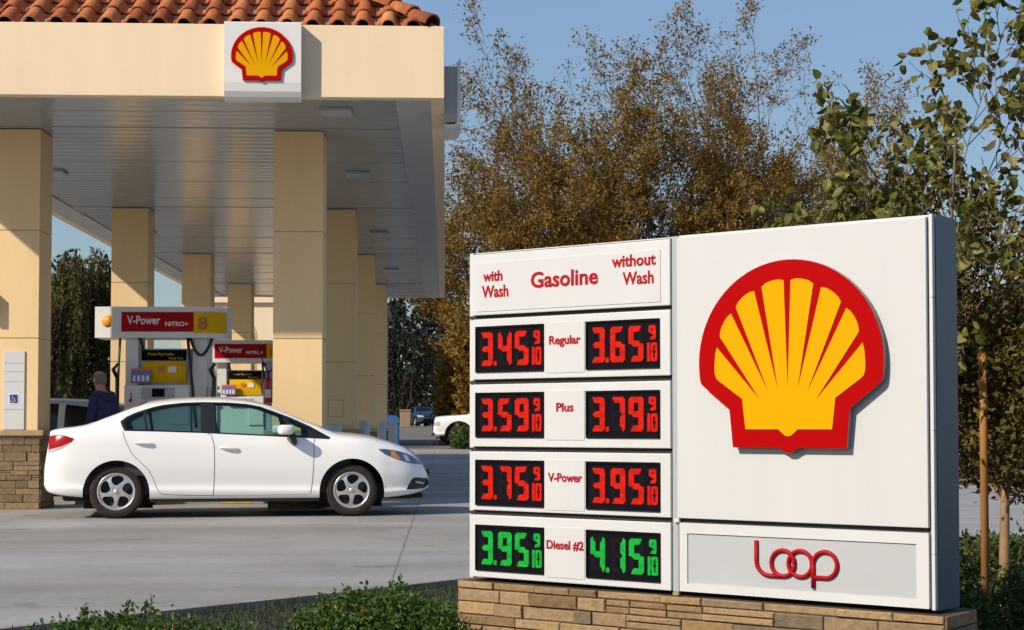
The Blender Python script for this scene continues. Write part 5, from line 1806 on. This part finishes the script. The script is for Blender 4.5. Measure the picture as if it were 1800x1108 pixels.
# far dark wood closing the view
def woods():
    rng = np.random.default_rng(4)
    C_ = []; out = []
    for k in range(95):
        x = rng.uniform(-75, 75); y = rng.uniform(138, 165); h = rng.uniform(9, 15) if not -50 < x < -8 else rng.uniform(4.5, 8)
        z0 = rise(y)
        out.append(([np.array([x, y, z0 - .3]), np.array([x, y, z0 + h * .5]), np.array([x, y, z0 + h * .95])], .3, .05))
        n = 900
        q = rng.uniform(0, 1, n)
        r = (2.6 * (1 - q) ** .7 + .3) * np.sqrt(rng.uniform(0, 1, n)) * (1 + .3 * np.sin(q * 40 + k))
        a = rng.uniform(0, 2 * pi, n)
        C_.append(np.stack([x + r * np.cos(a) * 1.25, y + r * np.sin(a), z0 + .1 + h * q], 1))
    V1, F1 = tubes_np(out, 5)
    Cn = np.concatenate(C_)
    V2, F2 = leaves_np(rng, Cn, .72, .6, .3, .4)
    o = np_mesh("distant_woods", V2, F2, M['leaf_wood'])
    tag(o, "dark green wood closing the view behind the station", "woods", kind="stuff")
woods()
for i, (u, Y, w, h, lab) in enumerate([(700, 128, 4.2, 11.5, "dark green tall shrub seen past the last right column"), (160, 84, 2.6, 3.2, "dark shrub behind the willow's strands")]):
    bush("dark_shrub", lab, (u - 783) / 2800 * Y, Y, rise(Y), w, 1.6, h, 7000, .3, M['leaf_wood'], 70 + i, "shrub", None, .5)

# young street trees right of the sign
PEAR = dict(n=[12, 7, 5], lo=[.22, .2, .15], ang=[.72, .6, .6], len=[.50, .50, .5], rad=[.45, .5, .55], taper=[.30, .35, .4, .4], wob=[.03, .09, .14, .18], up=[.02, .13, .10, .04])
t1 = tree("young_tree", "airy young street tree rising behind the sign with loose two-toned leaves against the sky", 3.22, 10.35, -.16, 34, 3.5, .030, (.085, 0), dict(PEAR, n=[11, 7, 5], len=[.42, .50, .5], lo=[.30, .2, .15]), M['leaf_pear'], M['bark'], 8, .085, .70, .032, "young street trees by the sign", .2, broad=True)
PEAR2 = dict(PEAR, n=[22, 10, 8], len=[.46, .48, .5], lo=[.38, .12, .1])
t2 = tree("young_tree", "dense small-leaved young tree with a wooden stake at the right edge", 3.72, 10.5, -.16, 36, 2.15, .045, (0, 0), PEAR2, M['leaf_dense'], M['trunk_tan'], 17, .055, .5, .05, "young street trees by the sign", .2)
st = thing("tree_stake", "orange-brown wooden stake beside the young tree's trunk", "stake", (3.47, 10.15, -.2))
mb = MB()
mb.tube([(0, 0, -.1), (0, 0, 1.75), (0, 0, 1.78)], [.026, .026, .018], M['stake'], 10)
mb.build("pole", st)
mb = MB()
mb.tube([(0, -.03, 1.35), (.12, .15, 1.35), (.24, .33, 1.35)], .008, M['black'], 6)
mb.build("tie", st)

# shrubs of the planting bed
bush("bed_shrub", "leafy green shrub with upright sprigs at the left end of the bed", -1.58, 8.15, -.14,   .60, .42, .27, 8500, .026, M['leaf_shrub'], 81, "shrub", "green shrubs in the planting bed", .5, 16, None, 2)
bush("bed_shrub", "fuller green shrub touching the sign's stone base", -.36, 8.95, -.12, .46, .45, .275, 10000, .026, M['leaf_shrub'], 82, "shrub", "green shrubs in the planting bed", .5, 14, None, 3)
bush("bed_shrub", "green shrub right of the sign, in front of the staked tree", 3.35, 9.0, -.2, .55, .5, .42, 8000, .034, M['leaf_hedge'], 83, "shrub", "green shrubs in the planting bed", .5, 20, None, 3)
bush("bed_shrub", "low green shrub around the foot of the staked tree", 3.75, 10.9, -.12, .8, .6, .34, 9000, .036, M['leaf_hedge'], 84, "shrub", "green shrubs in the planting bed", .5, 24, None, 4)
bush("bed_shrub", "green shrub beyond the staked tree at the back of the bed", 4.7, 13.2, -.1, 1.4, .9, .24, 8000, .045, M['leaf_hedge'], 85, "shrub", "green shrubs in the planting bed", .5, 24, None, 0)
bush("hedge", "dark clipped hedge across the lot at the right edge", 10.6, 29.5, 0, 3.2, .8, .95, 9000, .09, M['leaf_dense'], 86, "hedge", None, .5)

def grass():
    rng = np.random.default_rng(12)
    pts = []
    while len(pts) < 32000:
        x = rng.uniform(-4.2, 1.2) if rng.uniform() < .75 else rng.uniform(1.2, 6.5); y = rng.uniform(6.4, 15.4)
        d = bed_d(x, y)
        if d < .08 or rng.uniform() > 1.25 / (1 + .35 * d): continue
        pts.append((x, y, bed_h(x, y)))
    P = np.array(pts)
    n = len(P)
    L = rng.uniform(.018, .060, (n, 1))
    d = rng.normal(size=(n, 3)) * .35; d[:, 2] = 1
    d /= np.linalg.norm(d, axis=1, keepdims=True)
    s = rng.normal(size=(n, 3)); s[:, 2] = 0; s /= np.linalg.norm(s, axis=1, keepdims=True)
    w = .004
    V = np.stack([P - s * w, P + s * w, P + d * L + s * w * .2 + s * L * .2, P + d * L - s * w * .2 + s * L * .2], 1).reshape(-1, 3)
    F = np.arange(n * 4).reshape(-1, 4)
    o = np_mesh("grass", V, F, M['grass'])
    tag(o, "thin grass and weeds on the soil of the planting bed", "grass", kind="stuff")
grass()
